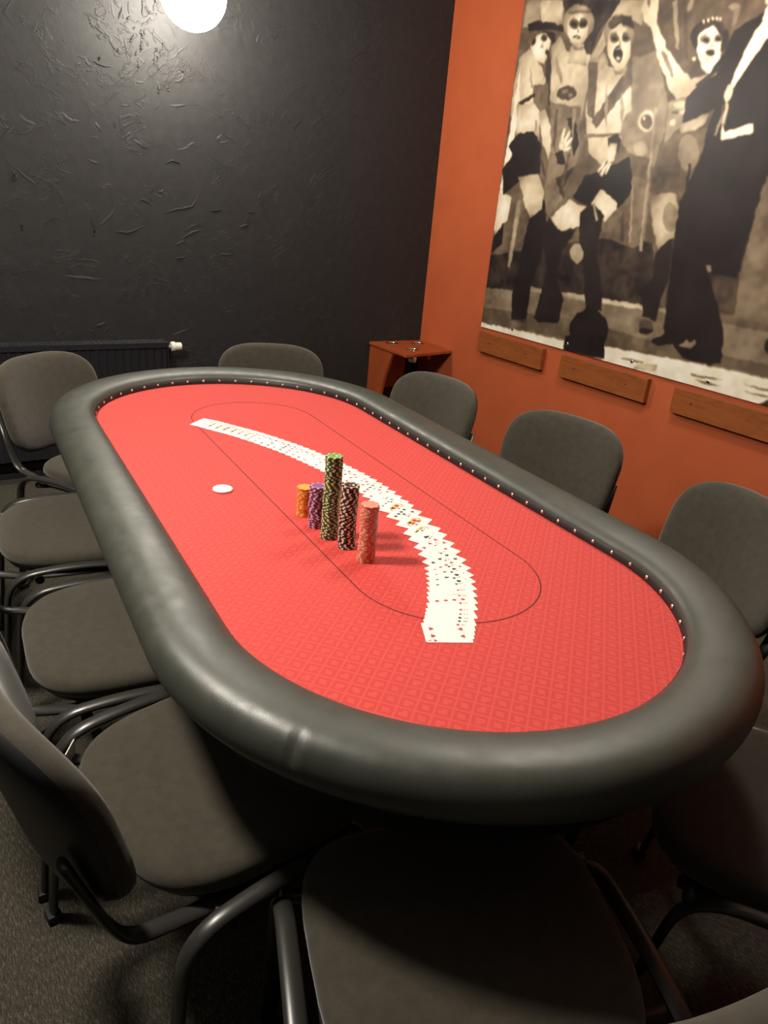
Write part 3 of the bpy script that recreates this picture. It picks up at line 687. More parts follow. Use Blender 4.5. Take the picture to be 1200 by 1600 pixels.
# ------------------------------------------------------------------ poster
PICTURE=[
(0.36,[-39.2,174.7,142.8,149.4,192.3,-9.3,-0.5,-67.8]),
(0.30,[82.9,158.6,171.4,146.1,191.2,85.5,153.8,69.4,104.0,83.1]),
(0.50,[76.5,131.7,89.9,133.5,100.8,113.5,104.4,91.4,97.8,85.0,86.9,93.4]),
(0.16,[70.4,55.5,108.5,56.6,118.8,29.8,61.5,28.6,54.3,50.5]),
(0.14,[-1.5,39.7,21.0,44.7,57.2,53.2,63.3,28.8,-2.1,21.1]),
(0.40,[79.5,64.4,89.5,83.8,96.7,89.2,101.4,87.2,103.2,55.0,97.8,53.3,84.9,55.6]),
(0.22,[114.3,75.1,153.8,69.4,159.1,32.9,122.9,30.4]),
(0.40,[154.1,68.4,154.9,85.4,188.5,93.7,208.8,31.9,157.2,31.6,154.7,47.7]),
(0.46,[-4.6,22.2,62.2,26.1,123.3,28.8,172.2,29.0,209.9,28.4,219.5,-1.0,0.9,-3.6]),
(0.72,[59.8,28.3,123.0,29.8,123.6,28.0,60.6,25.2]),
(0.55,[32.1,27.8,59.9,27.7,60.6,25.2,32.7,25.2]),
(0.34,[151.5,30.6,209.3,30.2,210.0,28.0,152.1,28.4]),
(0.34,[-2.2,10.8,64.6,16.1,125.9,14.8,213.7,16.9,214.8,13.4,-0.4,2.2]),
(0.95,[-1.6,2.3,66.6,4.5,67.9,-0.8,-1.9,-1.8]),
(0.95,[93.0,6.8,124.7,8.7,177.9,10.6,215.4,11.6,220.1,-2.8,93.3,-0.8]),
(0.45,[105.1,3.5,118.5,4.7,117.3,3.7,105.3,2.7]),
(0.42,[143.8,4.7,160.0,6.0,152.9,4.5,144.0,3.8]),
(0.42,[145.7,2.6,153.3,3.2,159.8,2.5,151.2,1.8]),
(0.38,[168.5,5.8,187.1,7.4,178.8,5.7]),
(0.38,[169.3,3.1,188.0,4.5,177.4,3.0]),
(0.20,[177.5,-1.0,180.9,2.6,188.3,3.5,189.8,-1.4]),
(0.75,[114.5,2.9,125.8,4.7,125.3,1.6,112.3,-0.1]),
(0.62,[1.4,163.6,12.7,162.2,13.0,153.5,6.2,150.9,1.3,143.5]),
(0.74,[10.9,162.4,27.1,160.3,29.8,149.5,14.1,152.8]),
(0.15,[27.1,160.3,64.4,155.5,59.9,150.2,54.0,143.8,50.8,131.7,45.0,135.3,48.9,151.5,32.1,150.3]),
(0.30,[-0.6,151.6,9.1,150.6,11.8,147.0,8.7,140.6,0.6,142.4]),
(0.10,[4.0,152.5,12.1,153.3,32.5,148.6,30.5,146.7,19.6,148.6,6.6,149.2]),
(0.12,[15.9,148.8,25.3,146.7,26.7,141.2,19.0,145.2]),
(0.80,[1.7,137.7,8.4,141.7,20.0,131.8,25.7,124.6,24.2,114.4,23.6,105.1,26.3,98.0,7.7,103.0,0.7,111.7,0.4,126.1]),
(0.93,[3.2,135.3,3.0,123.6,1.3,90.6,0.5,80.3,-0.1,53.7,3.1,53.9,5.8,75.3,5.9,93.1,6.9,115.1]),
(0.88,[8.7,144.5,13.5,147.4,18.4,147.4,23.1,143.7,23.0,138.8,20.5,133.4,14.4,136.1,9.5,141.1]),
(0.30,[12.6,143.8,12.2,143.1,11.5,142.6,10.6,142.4,9.9,142.6,9.4,143.2,9.1,144.0,9.3,144.8,9.8,145.5,10.5,146.0,11.3,146.2,12.0,146.0,12.6,145.4,12.8,144.6]),
(0.10,[12.0,143.8,11.7,143.4,11.3,143.2,10.9,143.1,10.5,143.2,10.2,143.5,10.0,143.9,10.1,144.3,10.3,144.7,10.7,145.0,11.2,145.0,11.6,144.9,11.9,144.6,12.0,144.2]),
(0.30,[20.6,145.0,20.5,144.3,20.0,143.8,19.1,143.6,18.1,143.7,17.0,144.1,16.2,144.7,15.8,145.5,15.9,146.2,16.4,146.7,17.3,147.0,18.4,146.8,19.4,146.4,20.2,145.8]),
(0.10,[19.7,144.9,19.7,144.6,19.3,144.4,18.8,144.3,18.1,144.4,17.5,144.6,17.0,144.9,16.8,145.2,16.9,145.5,17.2,145.7,17.8,145.7,18.4,145.7,19.1,145.5,19.5,145.2]),
(0.12,[23.4,138.6,23.4,138.2,23.0,137.9,22.5,137.7,21.9,137.8,21.2,138.0,20.7,138.4,20.5,138.9,20.5,139.3,20.8,139.6,21.4,139.8,22.0,139.7,22.7,139.5,23.1,139.1]),
(0.60,[17.2,143.7,16.0,141.0,18.8,140.6]),
(0.20,[21.5,140.6,26.1,132.4,30.2,114.2,25.8,116.7,23.1,128.2]),
(0.42,[15.2,124.7,25.7,124.9,28.2,116.6,24.2,110.4,17.0,117.0]),
(0.12,[5.5,116.9,17.0,121.1,17.7,119.6,6.8,115.3]),
(0.84,[4.7,116.1,17.0,117.3,23.2,112.1,24.9,102.1,7.7,101.1]),
(0.78,[21.9,112.2,26.5,113.8,34.3,102.6,40.0,95.5,34.6,90.2,28.1,97.9]),
(0.08,[2.6,96.9,8.8,102.4,20.3,103.4,27.8,96.8,29.7,83.5,18.5,82.0,3.9,72.3,-0.2,85.4,7.2,91.9]),
(0.62,[15.1,70.5,19.8,69.5,17.9,35.6,15.4,35.3]),
(0.74,[13.6,81.7,28.8,83.5,35.1,75.1,35.3,66.5,28.2,61.3,21.7,68.3]),
(0.88,[-0.6,73.7,11.2,71.6,9.7,59.8,0.8,51.7]),
(0.09,[0.6,50.3,7.5,58.3,8.2,47.6,0.4,41.3]),
(0.08,[35.1,67.1,35.7,73.9,40.6,56.8,40.1,44.0,36.1,27.7,36.6,10.0,24.9,7.7,22.5,21.7,24.6,42.4,26.8,60.9]),
(0.78,[24.0,141.4,29.1,145.3,35.1,138.3,51.5,135.3,53.0,123.0,52.0,107.9,42.0,107.0,29.1,116.5]),
(0.72,[50.8,131.7,57.4,145.5,64.4,155.5,79.6,153.5,78.8,144.2,66.0,149.5,60.6,139.1,55.3,129.8]),
(0.62,[50.3,148.3,50.2,145.1,48.1,142.7,44.3,141.6,39.7,142.1,35.1,144.0,31.4,147.0,29.5,150.6,29.8,153.8,32.1,156.2,35.9,157.1,40.6,156.6,45.0,154.6,48.5,151.6]),
(0.86,[47.1,146.1,47.2,143.1,45.9,140.8,43.5,139.7,40.3,140.0,37.1,141.7,34.5,144.3,33.0,147.5,32.9,150.6,34.3,152.8,36.8,153.8,40.0,153.5,43.1,151.8,45.7,149.2]),
(0.28,[40.8,148.7,40.7,147.8,40.0,147.2,38.7,146.9,37.2,147.0,35.7,147.6,34.6,148.5,34.0,149.4,34.1,150.3,34.9,151.0,36.2,151.2,37.7,151.1,39.1,150.5,40.2,149.7]),
(0.28,[46.2,148.5,46.1,147.6,45.5,147.0,44.5,146.7,43.3,146.8,42.0,147.4,41.0,148.2,40.5,149.1,40.6,150.0,41.2,150.7,42.2,151.0,43.5,150.8,44.7,150.3,45.6,149.5]),
(0.08,[39.3,148.7,39.2,148.4,38.7,148.2,38.0,148.1,37.1,148.2,36.2,148.4,35.5,148.8,35.2,149.2,35.4,149.5,35.9,149.8,36.6,149.9,37.5,149.8,38.4,149.5,39.0,149.1]),
(0.08,[45.2,148.4,45.1,148.1,44.7,147.8,44.0,147.7,43.2,147.8,42.4,148.1,41.9,148.4,41.6,148.8,41.7,149.2,42.1,149.4,42.8,149.5,43.6,149.4,44.4,149.1,45.0,148.8]),
(0.40,[33.7,151.6,36.2,151.9,39.1,151.0,36.3,151.5]),
(0.40,[40.7,151.0,42.9,151.3,45.7,150.4,43.0,150.9]),
(0.60,[40.4,148.3,42.2,145.2,40.0,145.2]),
(0.15,[43.2,143.1,43.0,142.9,42.4,142.7,41.4,142.7,40.3,142.8,39.2,143.0,38.5,143.3,38.1,143.6,38.3,143.9,39.0,144.0,40.0,144.1,41.1,144.0,42.1,143.7,42.9,143.4]),
(0.95,[42.0,143.3,41.9,143.2,41.6,143.1,41.0,143.1,40.4,143.2,39.9,143.3,39.5,143.4,39.3,143.5,39.4,143.6,39.8,143.6,40.3,143.6,40.9,143.6,41.5,143.5,41.9,143.4]),
(0.62,[31.6,152.4,35.2,154.6,41.8,154.1,47.5,150.6,45.7,151.6,39.6,153.4,34.0,153.0]),
(0.40,[32.1,155.0,46.7,153.7,47.0,152.5,32.5,153.6]),
(0.75,[37.9,140.7,46.3,139.9,50.3,130.7,36.5,132.8]),
(0.46,[29.1,116.5,50.6,113.4,54.4,93.3,53.0,77.0,40.2,63.0,35.1,72.7,34.5,97.9]),
(0.30,[46.2,119.6,45.9,118.3,44.4,117.3,41.9,116.8,39.0,117.0,36.1,117.7,34.0,118.9,33.0,120.3,33.3,121.6,34.9,122.6,37.4,123.1,40.4,122.9,43.1,122.2,45.2,121.0]),
(0.50,[40.8,120.5,40.6,120.0,40.1,119.6,39.1,119.5,38.1,119.5,37.0,119.8,36.2,120.2,35.9,120.7,36.0,121.2,36.6,121.5,37.5,121.7,38.6,121.7,39.6,121.4,40.4,121.0]),
(0.55,[44.5,119.0,44.5,118.5,44.1,118.2,43.4,118.0,42.7,118.1,41.9,118.3,41.4,118.7,41.1,119.1,41.1,119.5,41.5,119.9,42.2,120.0,42.9,120.0,43.7,119.8,44.2,119.4]),
(0.20,[41.3,81.4,55.2,88.7,58.6,81.9,48.9,72.1]),
(0.12,[42.5,108.7,48.1,108.9,53.2,97.8,51.3,92.1,47.0,102.4]),
(0.80,[45.5,96.8,45.0,95.5,44.1,94.5,42.9,94.1,41.6,94.3,40.5,95.1,39.9,96.4,39.9,97.8,40.4,99.1,41.3,100.0,42.6,100.4,43.8,100.2,44.9,99.4,45.5,98.2]),
(0.85,[41.7,97.9,45.5,103.5,46.8,103.1,44.3,96.7]),
(0.85,[43.0,96.1,48.1,100.7,49.3,100.0,45.0,95.0]),
(0.85,[42.9,95.0,48.1,96.7,49.0,95.9,44.4,93.8]),
(0.85,[40.5,97.9,41.7,104.7,43.2,104.5,42.6,97.9]),
(0.10,[38.4,93.2,43.4,94.4,46.6,88.6,41.3,88.5]),
(0.35,[53.5,88.7,62.3,93.3,64.1,79.7,51.0,71.0,47.8,76.8]),
(0.62,[75.4,141.1,75.5,137.7,73.8,135.2,70.6,133.9,66.6,134.2,62.5,136.1,59.1,139.3,57.3,143.0,57.3,146.5,59.1,149.0,62.4,150.2,66.4,149.7,70.4,147.8,73.6,144.7]),
(0.62,[63.3,129.7,63.7,127.2,63.3,125.3,62.2,124.2,60.6,124.3,58.9,125.5,57.4,127.6,56.4,130.2,56.1,132.7,56.5,134.7,57.7,135.7,59.2,135.5,60.9,134.3,62.4,132.2]),
(0.62,[74.9,128.0,75.0,126.7,74.5,125.7,73.4,125.2,72.1,125.3,70.7,126.0,69.6,127.1,68.9,128.5,68.9,129.8,69.4,130.8,70.5,131.3,71.8,131.2,73.2,130.5,74.3,129.4]),
(0.82,[53.0,126.2,62.1,130.3,71.9,127.5,79.6,119.5,82.4,111.2,80.2,101.9,77.1,91.2,70.0,88.3,60.7,93.3,53.9,112.2]),
(0.90,[74.7,136.3,75.1,132.4,74.1,129.4,71.8,127.8,68.7,128.0,65.4,130.0,62.6,133.4,60.8,137.6,60.5,141.5,61.6,144.6,63.9,146.0,67.0,145.7,70.2,143.7,73.0,140.3]),
(0.22,[59.0,146.8,61.6,149.5,72.0,148.6,75.2,142.8,66.8,146.2,61.5,144.2]),
(0.38,[67.1,140.3,67.1,139.4,66.5,138.8,65.4,138.5,64.1,138.6,62.8,139.1,61.8,139.9,61.3,140.9,61.4,141.7,62.0,142.4,63.1,142.6,64.3,142.5,65.6,142.0,66.6,141.2]),
(0.38,[73.4,140.0,73.4,139.1,72.9,138.5,72.0,138.2,70.9,138.3,69.8,138.8,68.9,139.6,68.4,140.5,68.4,141.3,68.9,142.0,69.8,142.2,71.0,142.1,72.1,141.6,73.0,140.9]),
(0.10,[66.2,140.3,66.2,139.9,65.7,139.7,65.0,139.6,64.2,139.7,63.4,139.9,62.9,140.3,62.6,140.6,62.7,141.0,63.1,141.2,63.8,141.3,64.6,141.2,65.4,141.0,66.0,140.6]),
(0.10,[72.6,140.0,72.5,139.6,72.1,139.4,71.5,139.3,70.8,139.4,70.1,139.6,69.6,139.9,69.3,140.3,69.4,140.6,69.8,140.8,70.4,140.9,71.1,140.9,71.8,140.6,72.3,140.3]),
(0.40,[61.0,142.7,63.2,143.2,65.8,142.3,63.4,142.8]),
(0.40,[68.2,142.3,70.4,142.6,73.0,141.7,70.5,142.2]),
(0.62,[67.7,139.6,69.6,136.9,67.3,136.9]),
(0.25,[70.8,133.8,70.9,132.4,70.4,131.3,69.5,130.7,68.3,130.8,67.0,131.6,66.0,132.8,65.3,134.2,65.2,135.6,65.7,136.7,66.6,137.3,67.8,137.2,69.1,136.4,70.1,135.2]),
(0.06,[70.0,134.0,70.1,132.9,69.8,132.1,69.1,131.7,68.2,131.7,67.3,132.3,66.5,133.2,66.0,134.4,65.9,135.5,66.2,136.3,66.9,136.8,67.8,136.7,68.7,136.1,69.5,135.2]),
(0.70,[69.7,132.3,69.7,131.9,69.4,131.6,68.9,131.4,68.3,131.5,67.7,131.7,67.2,132.1,67.0,132.5,67.0,132.9,67.3,133.2,67.8,133.3,68.4,133.2,69.0,133.0,69.5,132.7]),
(0.90,[66.2,136.4,69.0,136.1,69.1,135.6,66.4,135.9]),
(0.33,[50.8,131.7,56.8,131.7,60.5,107.6,55.6,110.0]),
(0.36,[73.0,125.9,79.0,121.5,63.1,103.8,59.0,107.1]),
(0.45,[56.0,101.7,78.7,101.9,79.1,100.6,56.4,100.2]),
(0.12,[71.0,99.3,75.7,101.9,78.7,99.2,78.8,93.3,75.6,96.6,74.2,93.3]),
(0.07,[61.3,83.1,76.4,87.9,85.5,92.1,89.5,84.9,90.8,76.2,85.0,69.9,72.0,77.7,67.2,69.2,55.2,73.6]),
(0.84,[73.0,97.7,77.6,97.6,77.2,90.6,73.8,88.9,72.3,91.7]),
(0.86,[73.5,90.0,75.2,89.4,71.6,83.3,69.9,84.0]),
(0.86,[72.2,90.9,73.6,90.3,69.4,84.4,67.9,85.3]),
(0.86,[75.2,89.6,76.7,89.2,74.3,84.1,72.8,84.5]),
(0.30,[72.7,90.2,73.8,89.6,71.9,87.1]),
(0.88,[53.3,72.3,66.9,68.9,65.9,61.1,50.9,57.0,42.6,63.2]),
(0.88,[72.4,78.0,84.3,72.4,84.5,69.0,78.4,63.7,67.7,71.2]),
(0.10,[62.1,66.8,69.6,71.3,77.3,66.6,77.5,59.6,75.3,52.4,81.2,42.3,87.4,23.0,77.4,21.4,70.7,41.0,64.2,55.0]),
(0.10,[38.9,59.2,41.7,63.1,51.0,56.6,61.7,59.6,54.9,48.0,52.6,35.1,61.2,24.7,60.7,13.4,41.9,11.6,43.7,20.7,46.2,38.2,39.1,50.3]),
(0.60,[69.4,48.2,69.4,46.1,68.6,44.3,66.9,43.2,64.8,43.0,62.7,43.7,60.9,45.2,59.9,47.3,59.9,49.4,60.8,51.2,62.5,52.3,64.6,52.5,66.7,51.8,68.4,50.2]),
(0.12,[76.5,56.1,76.7,53.0,75.6,50.4,73.5,48.8,70.7,48.5,67.9,49.7,65.5,52.0,64.1,55.0,63.9,58.1,65.0,60.7,67.2,62.2,70.0,62.4,72.8,61.3,75.1,59.0]),
(0.52,[96.7,101.6,97.0,97.6,95.3,94.4,92.1,92.6,88.0,92.5,83.6,94.4,80.1,97.7,78.0,101.9,77.8,106.0,79.6,109.2,83.0,110.9,87.2,110.8,91.3,108.9,94.7,105.6]),
(0.82,[96.4,106.2,96.5,104.1,95.6,102.5,93.9,101.7,91.7,101.7,89.5,102.7,87.6,104.3,86.6,106.4,86.5,108.5,87.4,110.1,89.2,110.9,91.4,110.8,93.6,109.9,95.4,108.2]),
(0.30,[94.7,105.9,94.8,104.5,94.3,103.4,93.2,102.8,91.8,102.8,90.4,103.5,89.2,104.6,88.5,106.1,88.4,107.5,89.0,108.6,90.1,109.2,91.4,109.2,92.9,108.5,94.0,107.3]),
(0.85,[90.6,107.6,90.6,107.3,90.5,107.1,90.3,107.0,90.0,107.0,89.6,107.1,89.4,107.4,89.2,107.7,89.2,108.0,89.3,108.2,89.6,108.4,89.9,108.4,90.2,108.2,90.5,107.9]),
(0.66,[85.8,97.6,92.6,99.1,96.7,93.4,93.3,91.3,88.4,93.4]),
(0.34,[85.5,93.4,97.5,91.3,97.0,82.9,89.5,83.8]),
(0.60,[94.6,111.7,96.0,111.7,103.8,52.8,102.1,52.6]),
(0.36,[102.2,101.5,124.0,103.1,129.1,85.7,118.9,77.4,101.0,77.7,100.9,89.3]),
(0.86,[77.1,150.1,77.9,154.7,81.1,149.6,80.5,155.3,83.5,154.0,85.3,153.7,86.9,144.2,94.4,134.1,103.8,125.8,110.1,121.6,118.2,122.9,122.5,124.4,120.3,120.0,117.7,116.5,112.4,113.4,106.9,112.7,100.1,118.4,90.4,131.5,84.0,142.5,79.8,145.5]),
(0.13,[124.0,134.9,123.9,132.2,122.2,130.1,118.9,129.2,114.9,129.5,110.8,131.1,107.5,133.7,105.7,136.7,105.8,139.6,107.7,141.6,111.1,142.5,115.2,142.0,119.1,140.4,122.2,137.8]),
(0.95,[121.6,131.6,122.2,127.8,121.6,124.8,119.8,123.2,117.2,123.4,114.3,125.3,111.7,128.6,109.9,132.7,109.4,136.6,110.1,139.6,112.0,141.1,114.6,140.8,117.4,138.8,119.9,135.6]),
(0.40,[115.5,135.1,115.4,134.4,114.9,133.9,114.0,133.7,112.9,133.8,111.9,134.2,111.0,134.8,110.6,135.5,110.6,136.2,111.1,136.7,112.0,136.9,113.1,136.8,114.2,136.4,115.0,135.8]),
(0.40,[120.9,134.9,120.9,134.3,120.5,133.9,119.8,133.7,119.0,133.8,118.1,134.1,117.4,134.6,117.1,135.3,117.1,135.8,117.5,136.3,118.2,136.4,119.0,136.4,119.9,136.0,120.5,135.5]),
(0.08,[114.8,134.9,114.7,134.7,114.4,134.5,113.9,134.4,113.2,134.5,112.6,134.7,112.1,134.9,111.9,135.2,111.9,135.5,112.3,135.7,112.8,135.7,113.5,135.7,114.1,135.5,114.6,135.2]),
(0.08,[120.4,134.8,120.3,134.5,120.1,134.3,119.6,134.2,119.1,134.3,118.6,134.5,118.2,134.7,118.0,135.0,118.0,135.3,118.3,135.4,118.7,135.5,119.2,135.5,119.8,135.3,120.2,135.1]),
(0.30,[110.3,136.8,112.3,137.5,114.8,136.9,112.4,137.1]),
(0.30,[116.7,136.9,118.5,137.2,120.8,136.3,118.6,136.9]),
(0.70,[116.3,134.4,117.8,132.3,115.8,132.3]),
(0.30,[119.0,130.3,118.9,129.8,118.4,129.5,117.5,129.3,116.4,129.4,115.3,129.7,114.5,130.2,114.1,130.7,114.3,131.1,114.8,131.5,115.7,131.6,116.8,131.5,117.8,131.2,118.6,130.8]),
(0.08,[118.4,130.3,118.3,130.1,117.9,129.9,117.2,129.8,116.4,129.9,115.6,130.1,115.0,130.3,114.8,130.6,114.9,130.9,115.3,131.1,116.0,131.1,116.8,131.1,117.6,130.9,118.1,130.6]),
(0.82,[119.0,127.7,119.0,127.4,118.5,127.2,117.8,127.1,116.9,127.2,116.1,127.4,115.4,127.7,115.2,128.1,115.3,128.4,115.7,128.6,116.5,128.7,117.3,128.6,118.2,128.4,118.8,128.1]),
(0.15,[107.0,140.7,110.3,141.8,120.0,140.6,122.8,136.8,115.6,139.9,110.1,138.5]),
(0.90,[110.9,141.8,111.0,141.4,110.9,141.1,110.7,141.0,110.4,141.0,110.1,141.2,109.8,141.5,109.7,141.9,109.6,142.2,109.7,142.5,109.9,142.7,110.2,142.6,110.5,142.4,110.7,142.1]),
(0.90,[113.1,142.2,113.2,141.9,113.1,141.6,112.9,141.5,112.6,141.5,112.3,141.7,112.1,142.0,111.9,142.4,111.9,142.7,112.0,143.0,112.2,143.1,112.4,143.1,112.7,142.9,113.0,142.6]),
(0.90,[115.2,142.5,115.2,142.1,115.1,141.8,115.0,141.7,114.7,141.7,114.4,141.9,114.1,142.3,114.0,142.7,113.9,143.0,114.0,143.3,114.2,143.5,114.4,143.5,114.7,143.3,115.0,142.9]),
(0.90,[117.0,142.5,117.1,142.1,117.0,141.8,116.8,141.7,116.6,141.7,116.3,141.9,116.0,142.2,115.8,142.6,115.8,143.0,115.8,143.3,116.0,143.4,116.3,143.4,116.6,143.2,116.9,142.9]),
(0.90,[118.7,142.1,118.8,141.8,118.7,141.5,118.5,141.4,118.3,141.4,118.0,141.6,117.7,141.9,117.6,142.2,117.5,142.6,117.6,142.9,117.8,143.0,118.1,143.0,118.3,142.8,118.6,142.5]),
(0.92,[110.5,128.8,110.5,128.5,110.3,128.2,110.0,128.1,109.6,128.1,109.2,128.3,108.9,128.6,108.7,128.9,108.7,129.3,108.9,129.5,109.2,129.6,109.6,129.6,110.0,129.4,110.3,129.1]),
(0.90,[122.2,130.0,122.2,129.7,122.1,129.4,121.8,129.3,121.4,129.4,121.0,129.5,120.7,129.8,120.6,130.1,120.6,130.4,120.7,130.7,121.0,130.8,121.4,130.8,121.7,130.6,122.1,130.3]),
(0.55,[101.1,113.4,111.8,115.6,112.1,113.0,113.0,106.2,107.0,101.0,103.7,97.5]),
(0.75,[111.6,112.0,111.4,111.4,110.5,110.9,109.0,110.6,107.3,110.7,105.6,111.1,104.4,111.7,103.8,112.4,104.0,113.0,104.9,113.5,106.4,113.8,108.1,113.7,109.8,113.3,111.0,112.7]),
(0.30,[109.5,109.2,109.3,108.9,108.6,108.7,107.5,108.5,106.2,108.6,105.0,108.8,104.1,109.1,103.7,109.4,103.9,109.8,104.6,110.0,105.7,110.1,107.0,110.1,108.2,109.9,109.1,109.6]),
(0.70,[112.4,109.1,112.3,108.7,111.7,108.4,110.7,108.2,109.5,108.3,108.4,108.5,107.6,108.9,107.2,109.3,107.4,109.7,108.0,110.0,109.0,110.2,110.1,110.1,111.2,109.9,112.0,109.6]),
(0.72,[107.6,105.4,107.6,104.7,107.2,104.2,106.6,103.9,105.8,103.9,104.9,104.2,104.3,104.8,103.9,105.5,103.9,106.2,104.2,106.7,104.9,107.0,105.7,107.0,106.5,106.6,107.2,106.1]),
(0.50,[122.4,93.5,122.8,90.4,122.1,87.9,120.4,86.5,118.0,86.5,115.4,87.8,113.2,90.3,111.8,93.4,111.4,96.6,112.2,99.0,114.0,100.4,116.4,100.3,118.9,99.0,121.0,96.5]),
(0.30,[102.5,88.3,114.2,89.5,116.4,77.3,101.0,77.7]),
(0.70,[108.7,104.4,122.4,108.8,122.3,105.0,118.2,102.2,110.9,100.9]),
(0.66,[101.4,76.1,114.7,77.8,119.7,70.2,119.1,59.1,113.5,51.5,106.5,64.1]),
(0.50,[119.0,68.1,119.4,65.4,118.9,63.2,117.7,61.8,115.9,61.7,113.9,62.8,112.2,64.9,111.0,67.6,110.7,70.3,111.2,72.6,112.5,73.9,114.2,73.9,116.1,72.8,117.8,70.8]),
(0.11,[111.0,52.9,118.8,60.2,121.2,43.6,119.5,29.9,119.3,22.9,115.7,24.6,111.8,24.0,110.3,31.9,112.7,42.5]),
(0.35,[118.8,21.1,118.8,19.7,118.1,18.4,116.7,17.5,114.9,17.2,113.2,17.5,111.8,18.4,111.0,19.7,111.0,21.1,111.8,22.4,113.2,23.3,115.0,23.6,116.7,23.3,118.1,22.4]),
(0.10,[119.1,19.1,118.9,18.5,118.0,17.8,116.7,17.3,115.0,17.0,113.5,17.0,112.3,17.3,111.8,17.8,112.0,18.5,112.9,19.1,114.3,19.6,115.9,19.9,117.4,19.9,118.6,19.7]),
(0.08,[137.4,142.4,125.5,137.4,123.2,129.7,118.2,122.9,109.9,114.5,111.0,105.3,116.9,106.6,125.0,110.1,123.4,101.2,123.7,91.5,118.2,75.3,119.9,56.5,125.2,18.2,119.8,16.0,119.2,14.1,123.5,13.1,131.2,15.6,138.2,10.3,151.2,10.3,156.7,12.1,153.8,25.7,140.3,47.5,153.7,47.1,154.1,68.4,154.9,85.4,167.4,102.2,157.7,138.8,149.2,144.6]),
(0.97,[138.3,142.7,133.5,132.7,129.9,122.6,130.0,116.7,131.5,117.1,135.7,125.2,140.4,132.5,144.2,138.7]),
(0.97,[136.2,139.6,137.8,144.4,139.1,143.4,138.5,139.0]),
(0.82,[131.6,114.9,131.3,113.5,130.7,112.5,129.8,112.0,128.8,112.3,128.0,113.1,127.4,114.4,127.3,115.9,127.6,117.3,128.2,118.3,129.1,118.8,130.0,118.5,130.9,117.7,131.4,116.4]),
(0.72,[129.0,112.2,130.7,112.2,131.3,103.4,129.4,104.4]),
(0.97,[129.3,104.7,132.3,101.2,143.7,104.5,144.5,100.7,131.3,98.5]),
(0.55,[127.3,100.2,128.6,107.7,128.4,112.3,129.2,105.8,128.6,99.7]),
(0.50,[134.7,15.4,137.7,18.8,140.1,17.6,141.5,19.5,142.6,18.1,140.8,14.9]),
(0.55,[138.0,50.4,140.8,50.2,142.0,48.3,140.3,47.5]),
(0.10,[176.6,23.7,176.9,22.4,176.7,21.3,176.3,20.6,175.6,20.5,174.8,20.9,174.1,21.8,173.5,23.1,173.3,24.4,173.4,25.5,173.8,26.2,174.5,26.3,175.3,25.8,176.1,24.9]),
(0.85,[147.7,146.3,147.9,143.9,146.8,142.1,144.7,141.3,141.9,141.6,139.0,143.0,136.6,145.3,135.2,148.0,135.0,150.5,136.2,152.3,138.4,153.1,141.2,152.7,144.0,151.2,146.3,148.9]),
(0.07,[94.1,14.8,94.0,10.4,91.6,6.3,87.1,3.4,81.4,2.2,75.7,3.1,71.1,6.0,68.6,10.2,68.9,14.9,71.7,19.1,76.4,21.9,82.1,22.8,87.5,21.7,91.8,18.8]),
(0.07,[66.8,7.2,92.1,13.2,94.5,1.0,66.7,-1.1]),
(0.50,[97.8,128.4,99.6,125.9,100.8,123.9,101.1,122.7,100.6,122.6,99.3,123.6,97.5,125.5,95.5,127.9,93.8,130.5,92.6,132.5,92.2,133.7,92.7,133.8,94.1,132.8,95.9,130.9]),
(0.50,[103.5,148.4,103.1,147.4,102.6,146.6,102.0,146.3,101.4,146.5,101.0,147.2,100.8,148.2,100.9,149.3,101.3,150.3,101.8,151.0,102.5,151.3,103.0,151.1,103.4,150.5,103.6,149.5]),
(0.50,[125.9,145.0,125.8,144.5,125.1,144.2,124.1,144.1,122.8,144.3,121.6,144.6,120.6,145.2,120.2,145.7,120.3,146.2,121.0,146.6,122.1,146.7,123.3,146.5,124.6,146.1,125.5,145.6]),
(0.55,[38.0,140.4,43.4,138.6,46.9,139.6,46.0,137.7,41.1,137.7]),
(0.55,[65.6,128.7,69.8,126.8,73.5,128.1,72.3,126.0,68.5,126.0]),
(0.70,[113.3,123.0,118.5,122.0,122.1,123.9,121.9,122.5,118.2,120.9]),
(0.58,[10.0,134.8,14.5,125.3,15.5,123.5,13.6,124.2]),
(0.60,[27.6,137.3,35.3,127.4,35.4,124.1,30.6,128.8]),
(0.58,[64.2,122.4,68.0,112.8,68.7,104.2,65.5,112.8]),
(0.60,[74.2,118.7,78.0,111.3,78.2,104.0,75.0,111.4]),
(0.30,[33.6,112.9,35.7,112.9,38.4,93.2,35.4,97.9]),
(0.30,[47.2,93.2,49.3,93.2,47.5,78.0,45.4,79.1]),
(0.60,[45.5,113.6,47.8,112.4,49.3,100.1,47.3,102.4]),
(0.09,[118.1,89.5,119.3,89.5,126.0,52.8,131.2,20.4,129.9,20.2,123.4,52.6]),
(0.97,[129.8,103.0,131.9,101.2,143.7,104.5,144.5,100.7,131.3,98.5]),
(0.13,[113.1,119.5,123.1,126.2,124.0,125.0,114.8,118.0]),
(0.58,[90.4,80.6,91.3,80.6,96.6,55.5,95.4,55.4]),
(0.50,[98.4,83.0,99.5,83.0,104.1,57.3,102.7,57.2]),
(0.30,[87.7,68.3,89.2,68.4,91.9,55.6,90.4,55.5]),
(0.55,[92.8,150.9,94.6,151.6,101.3,132.5,99.0,133.7]),
(0.24,[97.8,151.2,99.8,150.9,106.9,128.3,104.8,129.4]),
(0.42,[123.3,144.5,126.2,145.8,125.8,139.9,124.0,138.4]),
(0.55,[20.3,108.7,21.8,108.7,22.9,102.7,21.5,102.8]),
(0.20,[26.6,93.2,28.1,93.2,34.1,82.4,31.9,83.6]),
